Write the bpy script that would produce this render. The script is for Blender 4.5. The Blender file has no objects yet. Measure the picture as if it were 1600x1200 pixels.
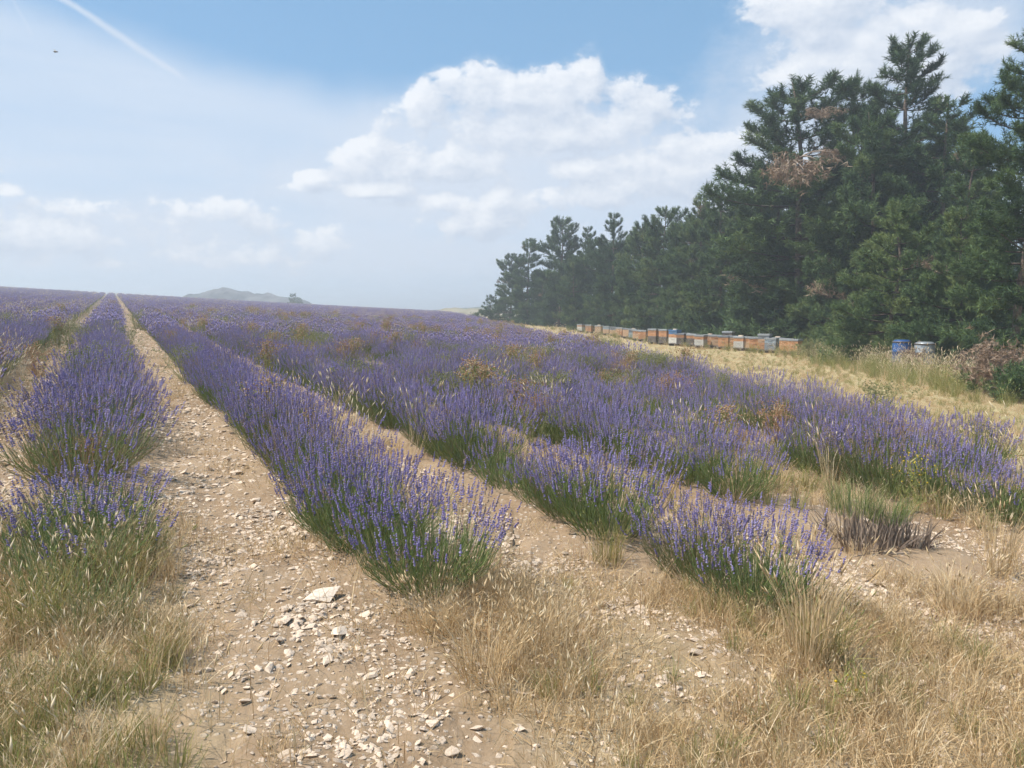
import bpy, bmesh, math, random
import numpy as np

# ------------------------------------------------------------------ camera, sky, sun, exposure
rng = np.random.default_rng(7)
random.seed(7)
scene = bpy.context.scene
COL = scene.collection
R = math.radians
EYE = 1.6
FPX = 1200.0                       # focal length in photograph pixels (1600 wide)
HORIZON = 487.0
PITCH = math.atan((600 - HORIZON) / FPX)

cam_data = bpy.data.cameras.new('camera')
cam_data.sensor_width = 36.0
cam_data.lens = 36.0 * FPX / 1600.0
cam_data.clip_start = 0.05
cam_data.clip_end = 20000.0
cam = bpy.data.objects.new('camera', cam_data)
COL.objects.link(cam)
cam.location = (0, 0, EYE)
cam.rotation_euler = (math.pi / 2 - PITCH, 0, 0)
scene.camera = cam

SUN_AZ = R(-92.0)                  # measured from +Y towards +X: the sun stands to the left
SUN_EL = R(56.0)
sun_vec = np.array([math.sin(SUN_AZ) * math.cos(SUN_EL), math.cos(SUN_AZ) * math.cos(SUN_EL), math.sin(SUN_EL)])
sun_data = bpy.data.lights.new('sun', 'SUN')
sun_data.energy = 4.1
sun_data.angle = R(0.6)
sun_data.color = (1.0, 0.94, 0.85)
sun = bpy.data.objects.new('sun', sun_data)
COL.objects.link(sun)
from mathutils import Vector, Matrix
sun.rotation_euler = Vector(sun_vec).to_track_quat('Z', 'Y').to_euler()

scene.view_settings.view_transform = 'Standard'
scene.view_settings.look = 'None'
scene.view_settings.gamma = 1.0
scene.view_settings.use_curve_mapping = False
scene.view_settings.exposure = 0.68
scene.render.engine = 'CYCLES'
scene.cycles.use_adaptive_sampling = True
scene.cycles.adaptive_threshold = 0.03
scene.cycles.adaptive_min_samples = 16
scene.cycles.max_bounces = 4
scene.cycles.diffuse_bounces = 2
scene.cycles.transmission_bounces = 3
scene.cycles.volume_bounces = 0
scene.cycles.use_denoising = True


def pix_dir(px, py):
    dx = (px - 800.0) / FPX
    dy = (600.0 - py) / FPX
    c, s = math.cos(PITCH), math.sin(PITCH)
    return np.array([dx, c + dy * s, -s + dy * c])


def at(px, py, Y):
    d = pix_dir(px, py)
    return np.array([0, 0, EYE]) + d * (Y / d[1])


def top_z(py, Y):
    return at(800, py, Y)[2]


def x_at(px, Y):
    return at(px, 500, Y)[0]


def az_el(px, py):
    d = pix_dir(px, py)
    d = d / np.linalg.norm(d)
    return math.atan2(d[0], d[1]), math.asin(d[2])


world = bpy.data.worlds.new('World')
scene.world = world
world.use_nodes = True
wt = world.node_tree
wt.nodes.clear()


class NT:
    """small helper for math in a node tree"""
    def __init__(self, tree):
        self.t = tree

    def node(self, kind, **kw):
        n = self.t.nodes.new(kind)
        for k, v in kw.items():
            setattr(n, k, v)
        return n

    def put(self, sock, v):
        if isinstance(v, bpy.types.NodeSocket):
            self.t.links.new(v, sock)
        else:
            sock.default_value = v

    def m(self, op, a, b=None, c=None, clamp=False):
        n = self.node('ShaderNodeMath', operation=op, use_clamp=clamp)
        self.put(n.inputs[0], a)
        if b is not None:
            self.put(n.inputs[1], b)
        if c is not None:
            self.put(n.inputs[2], c)
        return n.outputs[0]

    def smooth(self, v, lo, hi, a=0.0, b=1.0):
        n = self.node('ShaderNodeMapRange', interpolation_type='SMOOTHSTEP')
        self.put(n.inputs['Value'], v)
        self.put(n.inputs['From Min'], lo)
        self.put(n.inputs['From Max'], hi)
        self.put(n.inputs['To Min'], a)
        self.put(n.inputs['To Max'], b)
        return n.outputs[0]

    def mix(self, f, a, b, blend='MIX'):
        n = self.node('ShaderNodeMix', data_type='RGBA', blend_type=blend)
        self.put(n.inputs[0], f)
        for s, v in ((n.inputs[6], a), (n.inputs[7], b)):
            if isinstance(v, tuple) and len(v) == 3:
                v = (*v, 1.0)
            self.put(s, v)
        return n.outputs[2]

    def noise(self, vec, scale, detail=4, rough=0.55, lac=2.0, dist=0.0):
        n = self.node('ShaderNodeTexNoise')
        if vec is not None:
            self.put(n.inputs['Vector'], vec)
        n.inputs['Scale'].default_value = scale
        n.inputs['Detail'].default_value = detail
        n.inputs['Roughness'].default_value = rough
        n.inputs['Lacunarity'].default_value = lac
        n.inputs['Distortion'].default_value = dist
        return n.outputs[0]


W = NT(wt)
SKY_STRENGTH = 0.089
sky = W.node('ShaderNodeTexSky', sky_type='NISHITA', sun_disc=False)
sky.sun_elevation = SUN_EL
sky.sun_rotation = SUN_AZ
sky.altitude = 900.0
sky.air_density = 1.0
sky.dust_density = 0.7
sky.ozone_density = 2.2
tc = W.node('ShaderNodeTexCoord')
sep = W.node('ShaderNodeSeparateXYZ')
wt.links.new(tc.outputs['Generated'], sep.inputs[0])
wx, wy, wz = sep.outputs
w_az = W.m('ARCTAN2', wx, wy)
w_el = W.m('ARCSINE', wz)

# clouds: centre and half sizes given as seen from the field, turned into directions on the sky
CLOUDS = [  # px, py, half width, half height
    (668, 176, 40, 34), (735, 160, 62, 44), (805, 160, 50, 32), (866, 160, 62, 40), (916, 138, 32, 38), (978, 168, 62, 36), (830, 200, 200, 46),
    (598, 250, 62, 26), (545, 268, 56, 22), (690, 256, 100, 30), (490, 280, 30, 16), (560, 298, 95, 12),
    (700, 322, 54, 20), (785, 332, 48, 36), (745, 354, 100, 24), (850, 316, 62, 22),
    (900, 268, 62, 18), (945, 306, 58, 28), (1090, 232, 92, 24), (1020, 280, 140, 34), (1140, 270, 80, 40),
    (1290, 22, 130, 46), (1400, 60, 110, 40), (1330, 112, 130, 34), (1480, 100, 88, 62),
    (12, 298, 24, 14),
]


def vm(op, a, b=None, c=None):
    n = W.node('ShaderNodeVectorMath', operation=op)
    for i, v in enumerate((a, b, c)):
        if v is not None:
            W.put(n.inputs[i], v)
    return n.outputs['Value'] if op in ('DOT_PRODUCT', 'LENGTH') else n.outputs[0]


def cloud_field(azel, az, el, noise_big, noise_fine):
    best = None
    for px, py, hw, hh in CLOUDS:
        a0, e0 = az_el(px, py - hh * 0.15)
        fall = math.cos(a0)
        ra, re = hw / FPX * fall * 1.12, hh / FPX * fall * 1.25
        q = vm('MULTIPLY_ADD', azel, (1 / ra, 1 / re, 0.0), (-a0 / ra, -e0 / re, 0.0))
        r2 = vm('DOT_PRODUCT', q, q)
        best = r2 if best is None else W.m('SMOOTH_MIN', best, r2, 0.3)
    f = W.m('SUBTRACT', 1.0, W.m('MINIMUM', best, 2.6))
    # looser cloud fields where only broken puffs form
    for px, py, hw, hh, lift in [(240, 366, 300, 62, 0.42), (900, 300, 330, 80, 0.1), (1090, 250, 120, 50, 0.3), (60, 300, 140, 40, -0.1)]:
        a0, e0 = az_el(px, py)
        k = math.cos(a0) / FPX
        q = vm('MULTIPLY_ADD', azel, (1 / (hw * k), 1 / (hh * k), 0.0), (-a0 / (hw * k), -e0 / (hh * k), 0.0))
        f = W.m('MAXIMUM', f, W.m('MINIMUM', W.m('SUBTRACT', 1.0, vm('DOT_PRODUCT', q, q)), lift))
    # the sky outside the frame carries the same kind of scattered cumulus
    f = W.m('MAXIMUM', f, W.m('MULTIPLY_ADD', noise_big, 9.0, W.m('SUBTRACT', outside, 8.0)))
    return W.m('MULTIPLY_ADD', noise_fine, 3.8, W.m('SUBTRACT', f, 1.95))


outside = W.m('MULTIPLY', W.m('MULTIPLY', W.smooth(W.m('ABSOLUTE', w_az), 0.72, 0.95), W.smooth(w_el, 0.62, 0.30)), 3.2)


def noises(vec):
    fine = W.noise(vec, 17.0, 8, 0.61, 2.1, 0.0)
    return fine


comb = W.node('ShaderNodeCombineXYZ')
wt.links.new(w_az, comb.inputs[0])
wt.links.new(w_el, comb.inputs[1])
AZEL = comb.outputs[0]
stretch = W.node('ShaderNodeVectorMath', operation='MULTIPLY')
wt.links.new(tc.outputs['Generated'], stretch.inputs[0])
stretch.inputs[1].default_value = (1.0, 1.0, 1.5)
vec0 = stretch.outputs[0]
shift = W.node('ShaderNodeVectorMath', operation='ADD')
wt.links.new(vec0, shift.inputs[0])
shift.inputs[1].default_value = (-0.010, 0.0, 0.022)
vec1 = shift.outputs[0]
b0 = W.noise(vec0, 4.0, 2, 0.5)
f0 = noises(vec0)
f1 = noises(vec1)
F0 = cloud_field(AZEL, w_az, w_el, b0, f0)
F1 = cloud_field(vm('ADD', AZEL, (-0.010, 0.015, 0.0)), w_az, w_el, b0, f1)
cover = W.smooth(F0, 0.0, 0.5)
# soft grey-white bodies of the clouds, their crisp crowns come on top
soft = None
for px, py, hw, hh in [(835, 222, 270, 72), (720, 300, 330, 70), (1060, 275, 260, 75), (1390, 70, 260, 90), (240, 362, 330, 62), (1260, 190, 200, 60), (560, 395, 420, 45), (100, 400, 260, 30)]:
    a0, e0 = az_el(px, py)
    k = math.cos(a0) / FPX * 1.1
    q = vm('MULTIPLY_ADD', AZEL, (1 / (hw * k), 1 / (hh * k), 0.0), (-a0 / (hw * k), -e0 / (hh * k), 0.0))
    r2 = vm('DOT_PRODUCT', q, q)
    soft = r2 if soft is None else W.m('SMOOTH_MIN', soft, r2, 0.4)
soft = W.m('ADD', W.m('SUBTRACT', 1.0, W.m('MINIMUM', soft, 2.6)), W.m('MULTIPLY_ADD', f0, 1.6, W.m('MULTIPLY_ADD', b0, 1.2, -1.4)))
soft = W.m('MAXIMUM', soft, W.m('ADD', F0, 0.1))
soft_cover = W.smooth(soft, -0.35, 1.1)
lit = W.m('ADD', W.m('MULTIPLY', W.m('SUBTRACT', F0, F1), 0.62), 0.40, clamp=True)
cloud_col = W.mix(lit, (4.25, 4.85, 5.8), (7.0, 7.15, 7.4))
# thin veil of high cloud over the lower sky, its upper edge ragged
veil_n = W.noise(vec0, 3.2, 4, 0.55)
streak = W.node('ShaderNodeVectorMath', operation='MULTIPLY')
wt.links.new(tc.outputs['Generated'], streak.inputs[0])
streak.inputs[1].default_value = (1.5, 1.5, 9.0)
veil_s = W.noise(streak.outputs[0], 3.0, 3, 0.5)
edge = W.m('ADD', W.m('MULTIPLY', w_az, -0.14), 0.255)
edge = W.m('ADD', edge, W.m('MULTIPLY', W.m('SUBTRACT', veil_n, 0.5), 0.10))
veil = W.m('MULTIPLY', W.smooth(W.m('SUBTRACT', edge, w_el), -0.015, 0.05), W.m('ADD', W.m('MULTIPLY', veil_s, 0.6), 0.52), clamp=True)
base_sky = W.mix(0.55, sky.outputs[0], (2.05, 4.0, 6.1))
col = W.mix(veil, base_sky, (4.75, 5.5, 6.55))


# contrails: thin streaks along great circles
def contrail(col, p, q, width, strength, length_pad=0.0):
    d0, d1 = pix_dir(*p), pix_dir(*q)
    d0 /= np.linalg.norm(d0)
    d1 /= np.linalg.norm(d1)
    nrm = np.cross(d0, d1)
    nrm /= np.linalg.norm(nrm)
    mid = d0 + d1
    mid /= np.linalg.norm(mid)
    along = np.cross(nrm, mid)
    half = abs(np.dot(d1, along))
    def dot(v):
        n = W.node('ShaderNodeVectorMath', operation='DOT_PRODUCT')
        wt.links.new(tc.outputs['Generated'], n.inputs[0])
        n.inputs[1].default_value = tuple(v)
        return n.outputs['Value']
    wob = f0
    off = W.m('ADD', dot(nrm), W.m('MULTIPLY', W.m('SUBTRACT', wob, 0.5), width * 1.6))
    t = W.m('ABSOLUTE', off)
    a = W.m('MULTIPLY', W.smooth(t, width, 0.0), W.smooth(W.m('ABSOLUTE', dot(along)), half, half * 0.75))
    a = W.m('MULTIPLY', a, W.smooth(dot(mid), 0.5, 0.8))
    a = W.m('MULTIPLY', a, strength)
    return W.mix(a, col, (5.0, 5.6, 6.5))


col = contrail(col, (40, -40), (300, 132), 0.0060, 0.7)
col = contrail(col, (10, -20), (52, 60), 0.0030, 0.25)
col = W.mix(W.m('MULTIPLY', soft_cover, 0.8), col, (5.0, 5.55, 6.4))
col = W.mix(W.m('MULTIPLY', cover, 0.8), col, cloud_col)
bg = W.node('ShaderNodeBackground')
wt.links.new(col, bg.inputs['Color'])
bg.inputs['Strength'].default_value = SKY_STRENGTH
wo = W.node('ShaderNodeOutputWorld')
wt.links.new(bg.outputs[0], wo.inputs['Surface'])

# ------------------------------------------------------------------ helpers
_perm = rng.random((257, 257))


def vnoise(x, y):
    x = np.asarray(x, float)
    y = np.asarray(y, float)
    xi, yi = np.floor(x), np.floor(y)
    fx, fy = x - xi, y - yi
    fx = fx * fx * (3 - 2 * fx)
    fy = fy * fy * (3 - 2 * fy)
    a, b = xi.astype(int) % 256, yi.astype(int) % 256
    return ((_perm[a, b] * (1 - fx) + _perm[a + 1, b] * fx) * (1 - fy) + (_perm[a, b + 1] * (1 - fx) + _perm[a + 1, b + 1] * fx) * fy)


def fbm(x, y, o=4):
    s, a, t = 0.0, 1.0, 0.0
    for k in range(o):
        s = s + a * vnoise(x * 2 ** k + 17.3 * k, y * 2 ** k + 5.1 * k)
        t += a
        a *= 0.5
    return s / t


def sstep(a, b, v):
    t = np.clip((np.asarray(v, float) - a) / (b - a), 0, 1)
    return t * t * (3 - 2 * t)


ROW_A = math.atan((800 - 180) / FPX)
CA, SA = math.cos(ROW_A), math.sin(ROW_A)
ROW_SPACE = 1.72
ROW_P0 = -0.24                      # across-row position of the row left of the stony track
FIELD_FAR = 182.0


def row_p(x, y):
    return np.asarray(x) * CA + np.asarray(y) * SA


def field_edge_x(y):
    y = np.asarray(y, float)
    return np.interp(y, [0, 7, 15, 25, 38, 70, 120, 182], [5.6, 5.7, 5.9, 4.8, 2.9, -1.2, -8.0, -16.0]) + 0.3 * np.sin(y * 0.23)


def height_macro(x, y):
    x = np.clip(np.asarray(x, float), -230, 500)
    y = np.asarray(y, float)
    z = np.where(x < 0, -0.057 * x, -0.057 * 5.0 * (1 - np.exp(-np.maximum(x, 0) / 5.0)))
    z = z + 0.30 * sstep(30, 110, y) * np.exp(-(x / 28.0) ** 2)
    far = np.maximum(y - 172.0, 0)
    z = z - 34.0 * (1 - np.exp(-(far / 150.0) ** 2))
    return z


def height(x, y):
    z = height_macro(x, y)
    r = np.hypot(x, y)
    near = 1 - sstep(30, 70, r)
    p = row_p(x, y)
    k = (p - ROW_P0) / ROW_SPACE
    inrow = 0.5 + 0.5 * np.cos(2 * np.pi * k)
    field = sstep(3.6, 5.0, y) * sstep(0.6, -0.6, x - field_edge_x(y))
    z = z + near * field * (inrow - 0.5) * 0.05
    near = near * (1 - 0.8 * sstep(0.0, 1.5, x - field_edge_x(y)))
    z = z + near * ((fbm(np.asarray(x) * 1.1, np.asarray(y) * 1.1, 3) - 0.5) * 0.07 + (fbm(np.asarray(x) * 6, np.asarray(y) * 6, 4) - 0.5) * 0.06)
    return z


def hz(x, y):
    return float(height(np.array([x]), np.array([y]))[0])


class MB:
    """collects triangles"""
    def __init__(self):
        self.V, self.F, self.T, self.n = [], [], [], 0

    def add(self, V, F, tint=0.5):
        V = np.asarray(V, float).reshape(-1, 3)
        F = np.asarray(F, np.int64).reshape(-1, 3)
        self.V.append(V)
        self.F.append(F + self.n)
        t = np.empty(len(V))
        t[:] = tint
        self.T.append(t)
        self.n += len(V)

    def arrays(self):
        return np.concatenate(self.V), np.concatenate(self.F), np.concatenate(self.T)

    def mesh(self, name, mat, smooth=False):
        V, F, T = self.arrays()
        return np_mesh(name, V, F, mat, T, smooth)


def np_mesh(name, V, F, mat, tint=None, smooth=False):
    me = bpy.data.meshes.new(name)
    V = np.asarray(V, np.float32)
    F = np.asarray(F, np.int32)
    k = F.shape[1]
    me.vertices.add(len(V))
    me.vertices.foreach_set('co', V.ravel())
    me.loops.add(F.size)
    me.loops.foreach_set('vertex_index', F.ravel())
    me.polygons.add(len(F))
    me.polygons.foreach_set('loop_start', np.arange(0, F.size, k, dtype=np.int32))
    me.polygons.foreach_set('loop_total', np.full(len(F), k, np.int32))
    me.update(calc_edges=True)
    if smooth:
        me.polygons.foreach_set('use_smooth', np.ones(len(F), bool))
    if tint is not None:
        at_ = me.attributes.new('tint', 'FLOAT', 'POINT')
        at_.data.foreach_set('value', np.asarray(tint, np.float32))
    if mat is not None:
        me.materials.append(mat)
    return me


def obj(name, me, parent=None, loc=(0, 0, 0), rot=(0, 0, 0), scl=None, label=None, cat=None, group=None, kind=None):
    o = bpy.data.objects.new(name, me)
    COL.objects.link(o)
    o.location = loc
    o.rotation_euler = rot
    if scl is not None:
        o.scale = (scl, scl, scl) if np.isscalar(scl) else scl
    if parent is not None:
        o.parent = parent
    if label:
        o['label'] = label
    if cat:
        o['category'] = cat
    if group:
        o['group'] = group
    if kind:
        o['kind'] = kind
    return o


def thing(name, label, cat, loc=(0, 0, 0), rotz=0.0, scl=1.0, group=None, rot=None):
    return obj(name, None, None, loc, rot if rot else (0, 0, rotz), scl, label, cat, group)


def unit(v):
    return v / np.maximum(np.linalg.norm(v, axis=-1, keepdims=True), 1e-9)


def blades(mb, P0, P1, P2, w, tint, rg=rng):
    """curved tapering ribbons, 3 triangles each"""
    n = len(P0)
    side = unit(np.cross(P2 - P0, unit(rg.normal(size=(n, 3)))))
    w = np.broadcast_to(np.asarray(w, float), (n,))[:, None] * 0.5
    V = np.stack([P0 - side * w, P0 + side * w, P1 - side * w * 0.85, P1 + side * w * 0.85, P2], 1)
    f = np.array([[0, 1, 3], [0, 3, 2], [2, 3, 4]])
    F = (np.arange(n) * 5)[:, None, None] + f
    mb.add(V, F, np.repeat(np.broadcast_to(tint, (n,)), 5))


def octas(mb, C, axis, r, ln, tint, rg=rng):
    n = len(C)
    axis = unit(axis)
    u = unit(np.cross(axis, unit(rg.normal(size=(n, 3)))))
    v = np.cross(axis, u)
    r = np.broadcast_to(np.asarray(r, float), (n,))[:, None]
    ln = np.broadcast_to(np.asarray(ln, float), (n,))[:, None]
    V = np.stack([C - axis * ln, C + u * r, C + v * r, C - u * r, C - v * r, C + axis * ln], 1)
    f = np.array([[0, 2, 1], [0, 3, 2], [0, 4, 3], [0, 1, 4], [5, 1, 2], [5, 2, 3], [5, 3, 4], [5, 4, 1]])
    F = (np.arange(n) * 6)[:, None, None] + f
    mb.add(V, F, np.repeat(np.broadcast_to(tint, (n,)), 6))


def tube(mb, pts, radii, sides=6, tint=0.5):
    pts = np.asarray(pts, float)
    n = len(pts)
    d = np.gradient(pts, axis=0)
    d = unit(d)
    ref = np.array([0.3, 0.9, 0.2]) if abs(d[0][2]) > 0.7 else np.array([0, 0, 1.0])
    u = unit(np.cross(d, ref))
    v = np.cross(d, u)
    a = np.linspace(0, 2 * np.pi, sides, endpoint=False)
    ring = u[:, None, :] * np.cos(a)[None, :, None] + v[:, None, :] * np.sin(a)[None, :, None]
    V = pts[:, None, :] + ring * np.asarray(radii, float)[:, None, None]
    F = []
    for i in range(n - 1):
        for j in range(sides):
            a0, a1 = i * sides + j, i * sides + (j + 1) % sides
            F += [[a0, a1, a1 + sides], [a0, a1 + sides, a0 + sides]]
    for j in range(1, sides - 1):
        b = (n - 1) * sides
        F.append([b, b + j, b + j + 1])
    mb.add(V.reshape(-1, 3), F, tint)


def box_arr(mb, lo, hi, tint=0.5, bevel=0.0):
    x0, y0, z0 = lo
    x1, y1, z1 = hi
    V = [(x0, y0, z0), (x1, y0, z0), (x1, y1, z0), (x0, y1, z0), (x0, y0, z1), (x1, y0, z1), (x1, y1, z1), (x0, y1, z1)]
    q = [(0, 3, 2, 1), (4, 5, 6, 7), (0, 1, 5, 4), (1, 2, 6, 5), (2, 3, 7, 6), (3, 0, 4, 7)]
    F = []
    for a, b, c, d in q:
        F += [[a, b, c], [a, c, d]]
    mb.add(V, F, tint)


ONES = 'first second third fourth fifth sixth seventh eighth ninth tenth eleventh twelfth thirteenth fourteenth fifteenth sixteenth seventeenth eighteenth nineteenth'.split()
TENS = {2: 'twent', 3: 'thirt', 4: 'fort', 5: 'fift', 6: 'sixt', 7: 'sevent', 8: 'eight', 9: 'ninet'}


def ordinal(n):
    if n < 20:
        return ONES[n - 1]
    t, o = divmod(n, 10)
    return TENS[t] + 'ieth' if o == 0 else TENS[t] + 'y-' + ONES[o - 1]


# ------------------------------------------------------------------ materials
MATS = {}


def leaf_mat(name, stops, rough=0.75, trans=0.25, noise_scale=None, spec=0.2):
    """colour from the 'tint' attribute through a ramp, a little light through the leaf"""
    m = bpy.data.materials.new(name)
    m.use_nodes = True
    t = m.node_tree
    t.nodes.clear()
    n = NT(t)
    a = n.node('ShaderNodeAttribute', attribute_name='tint')
    fac = a.outputs['Fac']
    info = n.node('ShaderNodeObjectInfo')
    jit = n.m('MULTIPLY', n.m('SUBTRACT', info.outputs['Random'], 0.5), 0.22)
    fac = n.m('ADD', fac, jit, clamp=True)
    ramp = n.node('ShaderNodeValToRGB')
    el = ramp.color_ramp.elements
    while len(el) > 1:
        el.remove(el[-1])
    el[0].position, el[0].color = stops[0][0], (*stops[0][1], 1)
    for p, c in stops[1:]:
        e = el.new(p)
        e.color = (*c, 1)
    t.links.new(fac, ramp.inputs[0])
    bs = n.node('ShaderNodeBsdfPrincipled')
    t.links.new(ramp.outputs[0], bs.inputs['Base Color'])
    bs.inputs['Roughness'].default_value = rough
    bs.inputs['Specular IOR Level'].default_value = spec
    out = n.node('ShaderNodeOutputMaterial')
    if trans > 0:
        tr = n.node('ShaderNodeBsdfTranslucent')
        t.links.new(ramp.outputs[0], tr.inputs['Color'])
        mx = n.node('ShaderNodeMixShader')
        mx.inputs[0].default_value = trans
        t.links.new(bs.outputs[0], mx.inputs[1])
        t.links.new(tr.outputs[0], mx.inputs[2])
        t.links.new(mx.outputs[0], out.inputs[0])
    else:
        t.links.new(bs.outputs[0], out.inputs[0])
    MATS[name] = m
    return m


def rough_mat(name, c0, c1, scale=6.0, rough=0.85, bump=0.2, detail=6, metallic=0.0, spec=0.3, per_object=0.0):
    m = bpy.data.materials.new(name)
    m.use_nodes = True
    t = m.node_tree
    n = NT(t)
    bs = t.nodes['Principled BSDF']
    tc_ = n.node('ShaderNodeTexCoord')
    nz = n.noise(tc_.outputs['Object'], scale, detail, 0.6)
    f = n.smooth(nz, 0.3, 0.7)
    c = n.mix(f, c0, c1)
    if per_object:
        info = n.node('ShaderNodeObjectInfo')
        v = n.m('ADD', 1.0 - per_object / 2, n.m('MULTIPLY', info.outputs['Random'], per_object))
        hsv = n.node('ShaderNodeHueSaturation')
        t.links.new(v, hsv.inputs['Value'])
        t.links.new(c, hsv.inputs['Color'])
        c = hsv.outputs[0]
    t.links.new(c, bs.inputs['Base Color'])
    bs.inputs['Roughness'].default_value = rough
    bs.inputs['Metallic'].default_value = metallic
    bs.inputs['Specular IOR Level'].default_value = spec
    if bump:
        b = n.node('ShaderNodeBump')
        b.inputs['Strength'].default_value = bump
        b.inputs['Distance'].default_value = 0.02
        nz2 = n.noise(tc_.outputs['Object'], scale * 3, 5, 0.65)
        t.links.new(nz2, b.inputs['Height'])
        t.links.new(b.outputs[0], bs.inputs['Normal'])
    MATS[name] = m
    return m


M_flower = leaf_mat('lavender_flower', [(0.0, (0.36, 0.27, 0.20)), (0.14, (0.30, 0.23, 0.25)), (0.24, (0.24, 0.19, 0.33)), (0.34, (0.215, 0.175, 0.38)), (0.65, (0.30, 0.255, 0.49)), (1.0, (0.45, 0.40, 0.64))], 0.8, 0.22)
M_lavleaf = leaf_mat('lavender_leaf', [(0.0, (0.27, 0.19, 0.11)), (0.22, (0.25, 0.215, 0.11)), (0.45, (0.15, 0.20, 0.07)), (0.75, (0.20, 0.26, 0.09)), (1.0, (0.42, 0.37, 0.19))], 0.75, 0.25)
M_straw = leaf_mat('dry_grass', [(0.0, (0.34, 0.20, 0.10)), (0.35, (0.54, 0.385, 0.205)), (0.7, (0.69, 0.535, 0.325)), (1.0, (0.80, 0.69, 0.49))], 0.7, 0.3)
M_greengrass = leaf_mat('green_grass', [(0.0, (0.40, 0.29, 0.13)), (0.4, (0.33, 0.30, 0.11)), (0.75, (0.24, 0.28, 0.09)), (1.0, (0.46, 0.42, 0.19))], 0.7, 0.3)
M_needle = leaf_mat('pine_needle', [(0.0, (0.035, 0.06, 0.028)), (0.35, (0.06, 0.105, 0.043)), (0.7, (0.105, 0.165, 0.06)), (1.0, (0.19, 0.24, 0.085))], 0.6, 0.12)
M_deadneedle = leaf_mat('dead_needle', [(0.0, (0.20, 0.135, 0.09)), (0.5, (0.31, 0.22, 0.155)), (1.0, (0.44, 0.35, 0.26))], 0.8, 0.15)
M_weedbrown = leaf_mat('weed_head', [(0.0, (0.32, 0.17, 0.09)), (0.5, (0.45, 0.28, 0.15)), (1.0, (0.58, 0.43, 0.26))], 0.8, 0.2)
M_weedpale = leaf_mat('pale_weed', [(0.0, (0.18, 0.20, 0.09)), (0.5, (0.27, 0.28, 0.12)), (1.0, (0.42, 0.40, 0.2))], 0.75, 0.3)
M_branch = rough_mat('pine_branch', (0.06, 0.045, 0.036), (0.13, 0.10, 0.08), 6.0, 0.95, 0.0)
M_wood = leaf_mat('woody_twig', [(0.0, (0.10, 0.075, 0.06)), (0.5, (0.19, 0.145, 0.115)), (1.0, (0.30, 0.24, 0.19))], 0.9, 0.0)
M_yellow = leaf_mat('yellow_petal', [(0.0, (0.6, 0.4, 0.02)), (1.0, (0.8, 0.62, 0.05))], 0.6, 0.2)
M_white = leaf_mat('white_petal', [(0.0, (0.6, 0.58, 0.5)), (1.0, (0.8, 0.8, 0.76))], 0.6, 0.2)
M_bark = rough_mat('pine_bark', (0.10, 0.075, 0.06), (0.24, 0.18, 0.14), 9.0, 0.95, 0.8)
M_stone = rough_mat('limestone', (0.50, 0.385, 0.285), (0.70, 0.57, 0.44), 7.0, 0.9, 0.35, per_object=0.45)
M_bigstone = rough_mat('pale_limestone', (0.60, 0.48, 0.37), (0.76, 0.65, 0.53), 7.0, 0.9, 0.3)


def hive_mat(name, c, wear=(0.35, 0.3, 0.25), amount=0.25, rough=0.7, metallic=0.0):
    return rough_mat(name, c, tuple(a * (1 - amount) + b * amount for a, b in zip(c, wear)), 5.0, rough, 0.12, metallic=metallic, per_object=0.25)


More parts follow.
